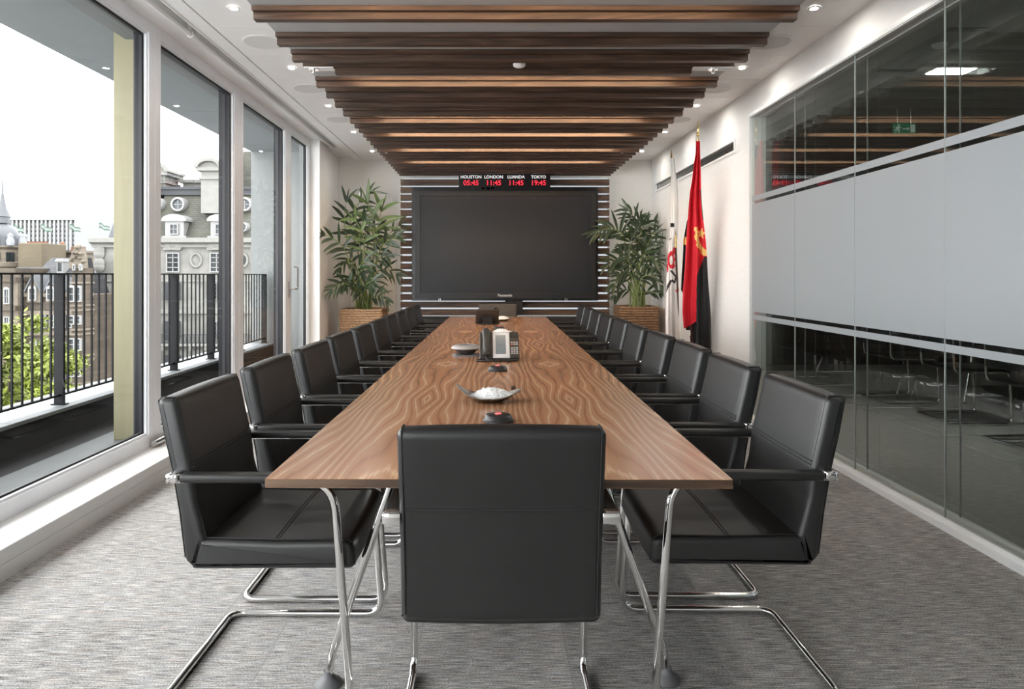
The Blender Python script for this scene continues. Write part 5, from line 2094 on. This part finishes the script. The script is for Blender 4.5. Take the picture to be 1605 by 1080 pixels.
box(bm, PX(125, D), PX(172, D), D + 3, D + 12, PZ(340.5, D), PZ(335, D))
part('roof_plant', bm, mat('roof_plant_grey', (.28, .34, .36), .6, var=.1), ob, world=True)

# --- four green and white flags on the roofs in front of it
M['flaggreen'] = mat('green_flag_cloth', (0.021, 0.077, 0.042), .7, var=.1)
D = 80.0
for k, (px, py) in enumerate(((20, 352), (64, 351), (109, 351), (155, 349))):
    t = thing('rooftop_flag', '%s of four small green and white flags flying before the white office block' % ['leftmost', 'second from left', 'third from left', 'rightmost'][k], 'flag', (PX(px, D), D, GZ), group='small flags on the skyline')
    bm = bmesh.new()
    tube(bm, [(PX(px, D), D, GZ), (PX(px, D), D, PZ(py - 3, D))], .04, 6)
    part('pole', bm, M['office'], t, 40, world=True)
    bm = bmesh.new()
    rows = []
    for i in range(13):
        u = i / 12
        x = PX(px, D) + u * 1.25
        row = []
        for j in range(5):
            v = j / 4
            row.append(bm.verts.new((x, D + .1 * math.sin(u * 8), PZ(py, D) - .55 * u - v * .62 * (1 - .25 * u) + .06 * math.sin(u * 9))))
        rows.append(row)
    for i in range(12):
        for j in range(4):
            f = bm.faces.new((rows[i][j], rows[i + 1][j], rows[i + 1][j + 1], rows[i][j + 1]))
            f.material_index = 0 if j in (1, 2) else 1
    part('cloth', bm, [M['office'], M['flaggreen']], t, world=True)

# --- tree below the railing
def tree(px, py, d, rx, rz, label, n, seed):
    rg = random.Random(seed)
    c = at(px, py, d)
    t = thing('street_tree', label, 'tree', (c.x, c.y, GZ))
    bm = bmesh.new()
    tube(bm, [(c.x, c.y, GZ), (c.x + .1, c.y, c.z - rz), (c.x, c.y, c.z)], [.32, .2, .06], 8)
    for k in range(14):
        a = rg.uniform(0, 6.28)
        e = Vector((c.x + rx * .75 * math.cos(a), c.y + rx * .75 * math.sin(a), c.z + rg.uniform(-.4, .6) * rz))
        s0 = Vector((c.x, c.y, c.z - rz * rg.uniform(.2, .9)))
        tube(bm, [s0, s0.lerp(e, .5) + Vector((0, 0, .1)), e], [.07, .04, .015], 5)
    part('trunk', bm, M['bark'], t, 60, world=True)
    bm = bmesh.new()
    clumps = []
    for k in range(70):
        while True:
            v = Vector((rg.uniform(-1, 1), rg.uniform(-1, 1), rg.uniform(-1, 1)))
            if .35 < v.length < 1:
                break
        clumps.append(Vector((c.x + v.x * rx, c.y + v.y * rx, c.z + v.z * rz)))
    for k in range(n):
        b = rg.choice(clumps)
        p = b + Vector((rg.gauss(0, .22), rg.gauss(0, .22), rg.gauss(0, .15)))
        nrm = (Vector((rg.gauss(0, 1), rg.gauss(0, 1), rg.gauss(0, 1) + 1.0))).normalized()
        u = nrm.orthogonal().normalized()
        u.rotate(Matrix.Rotation(rg.uniform(0, 6.28), 3, nrm))
        w_ = nrm.cross(u)
        s = rg.uniform(.085, .15)
        q = [p + u * s, p + w_ * s * .45 - nrm * .01, p - u * s, p - w_ * s * .45 - nrm * .01]
        bm.faces.new([bm.verts.new(x) for x in q])
    part('foliage', bm, M['foliage'], t, world=True)


tree(15, 590, 24, 2.05, 2.0, 'bushy yellow green street tree seen through the railing', 15000, 4)

# ------------------------------------------------------------------ the room beyond the glass wall
bm = bmesh.new()
box(bm, XR + .13, 7.4, YF - .1, YB + .1, -.12, 0)
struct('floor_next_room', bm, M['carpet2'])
bm = bmesh.new()
box(bm, XR + .21, 7.4, YF - .1, YB + .1, 2.86, 3.1)
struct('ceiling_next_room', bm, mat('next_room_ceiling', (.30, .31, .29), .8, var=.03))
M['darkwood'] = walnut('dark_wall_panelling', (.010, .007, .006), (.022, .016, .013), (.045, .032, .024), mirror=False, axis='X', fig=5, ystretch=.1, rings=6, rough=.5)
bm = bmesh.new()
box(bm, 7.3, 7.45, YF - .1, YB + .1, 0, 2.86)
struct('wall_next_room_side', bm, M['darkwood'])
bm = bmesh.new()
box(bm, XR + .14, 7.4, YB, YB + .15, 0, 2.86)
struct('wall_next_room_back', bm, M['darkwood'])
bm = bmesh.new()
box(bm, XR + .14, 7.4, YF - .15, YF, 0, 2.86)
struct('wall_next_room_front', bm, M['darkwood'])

p = at(1490, 113, 5.3)
t = thing('ceiling_panel_light', 'small bright rectangular ceiling light beyond the glass wall', 'ceiling light', (p.x, 5.3, 2.86))
bm = bmesh.new()
box(bm, p.x - .16, p.x + .16, 5.21, 5.39, 2.852, 2.8595)
part('frame', bm, M['white'], t, world=True)
bm = bmesh.new()
box(bm, p.x - .145, p.x + .145, 5.225, 5.375, 2.849, 2.8519)
part('diffuser', bm, emission('panel_light', (1, 1, .97), 45.0), t, world=True, label='glowing diffuser')
for k, (px, py, d) in enumerate(((1515, 48, 4.41), (1405, 112, 5.3))):
    p = at(px, py, d)
    solo('air_vent', bx(p.x - .14, p.x + .14, d - .03, d + .03, 2.853, 2.8595, bev=.002), M['black'], '%s dark slot vent in the ceiling beyond the glass wall' % ['nearer', 'farther'][k], 'vent', 'slot vents beyond the glass wall')
p = at(1473, 71, 4.7)
bm = bmesh.new()
lathe(bm, [(0, 2.832), (.03, 2.834), (.045, 2.845), (.05, 2.8595), (0, 2.8595)], 20, (p.x, 4.7, 0))
solo('ceiling_sensor', bm, M['grille'], 'small round ceiling sensor beyond the glass wall', 'sensor', None, 40)

# exit sign hanging beyond the glass
d = 6.5
a, b = at(1401, 209.5, d), at(1436, 193, d)
es = thing('exit_sign', 'dim green exit sign with running figure and arrow, beyond the glass', 'sign', ((a.x + b.x) / 2, d, b.z))
M['exgreen'] = mat('exit_green', (.012, .06, .03), .4, var=.03, emit=(.03, .25, .11), estr=.04)
M['exwhite'] = mat('exit_white', (.30, .34, .31), .4, var=.03, emit=(.7, .8, .72), estr=.03)
part('panel', bx(a.x, b.x, d, d + .03, a.z, b.z, bev=.003), M['exgreen'], es, world=True)
W_, H_ = b.x - a.x, b.z - a.z
bm = bmesh.new()


def S(u, v):
    return (a.x + W_ * u, d - .002, a.z + H_ * v)


def stroke(pts, r_):
    tube(bm, [S(*q) for q in pts], r_, 6)


lathe(bm, [(0, 0), (.011, 0), (.011, .002), (0, .002)], 12, (S(.22, .80)[0], d - .001, S(.22, .80)[2]), 'Y')
stroke([(.20, .70), (.17, .45)], .010)
stroke([(.17, .45), (.24, .32), (.21, .14)], .007)
stroke([(.17, .45), (.11, .34), (.05, .30)], .007)
stroke([(.20, .66), (.27, .56), (.31, .60)], .005)
stroke([(.20, .66), (.12, .62), (.10, .50)], .005)
stroke([(.40, .45), (.66, .45)], .005)
stroke([(.60, .58), (.67, .45), (.60, .32)], .005)
merge(bm, bx(S(.74, 0)[0], S(.94, 0)[0], d - .003, d - .001, S(0, .14)[2], S(0, .86)[2]))
part('running_figure', bm, M['exwhite'], es, world=True)
bm = bmesh.new()
for u in (.2, .8):
    tube(bm, [(a.x + W_ * u, d + .015, b.z), (a.x + W_ * u, d + .015, 2.859)], .004, 6)
part('hanger', bm, M['brushed'], es, world=True)

# table and chairs in the next room
nt_ = thing('side_table', 'dark oval-cornered meeting table on slim chrome legs beyond the glass wall', 'table', (5.0, 5.2, 0))
bm = bmesh.new()
prism(bm, [(v.x, v.y) for v in fillet([(4.55, 3.4, 0), (5.45, 3.4, 0), (5.45, 7.2, 0), (4.55, 7.2, 0)], .35, 8, True)], 'Z', .715, .74)
part('tabletop', bm, M['blackmatt'], nt_, world=True)
for x in (4.75, 5.25):
    for y in (3.9, 5.3, 6.7):
        bm = bmesh.new()
        tube(bm, [(x, y, .714), (x + (.12 if x > 5 else -.12), y, .02)], .016, 10)
        lathe(bm, [(0, .0005), (.03, .0005), (.03, .012), (0, .02)], 12, (x + (.12 if x > 5 else -.12), y, 0))
        part('leg', bm, M['chrome'], nt_, 40, world=True)
sc_ = None
for k, (x, y, rz) in enumerate(((4.15, 4.2, -1.57), (4.1, 5.1, -1.5), (4.15, 6.0, -1.62), (4.12, 6.9, -1.57))):
    lab = 'dark mesh-backed chair beyond the glass wall, %s along its table' % ['nearest the viewer', 'second', 'third', 'farthest'][k]
    if sc_ is None:
        sc_ = thing('meeting_chair', lab, 'chair', (0, 0, 0), 0, 'dark chairs beyond the glass wall')
        part('seat', bx(-.23, .23, -.2, .25, .44, .475, bev=.015, seg=3), M['leather'], sc_, 50)
        part('backrest', bx(-.22, .22, -.26, -.23, .56, .95, bev=.012, seg=3), M['blackmatt'], sc_, 50)
        bm = bmesh.new()
        for s in (-1, 1):
            tube(bm, fillet([(s * .24, -.245, .95), (s * .24, -.23, .45), (s * .24, .22, .45), (s * .24, .24, .012), (s * .24, -.26, .012)], .05, 5), .011, 10)
        tube(bm, [(-.24, -.26, .012), (.24, -.26, .012)], .011, 10)
        part('frame', bm, M['chrome'], sc_, 40)
        bm = bmesh.new()
        for s in (-1, 1):
            tube(bm, fillet([(s * .255, -.23, .64), (s * .27, .05, .68), (s * .27, .2, .64), (s * .255, .2, .46)], .06, 5), .014, 8)
        part('arm_loop', bm, M['black'], sc_, 40)
        sc_.location = (x, y, 0); sc_.rotation_euler = (0, 0, rz)
    else:
        dup(sc_, (x, y, 0), rz, lab, 'dark chairs beyond the glass wall')
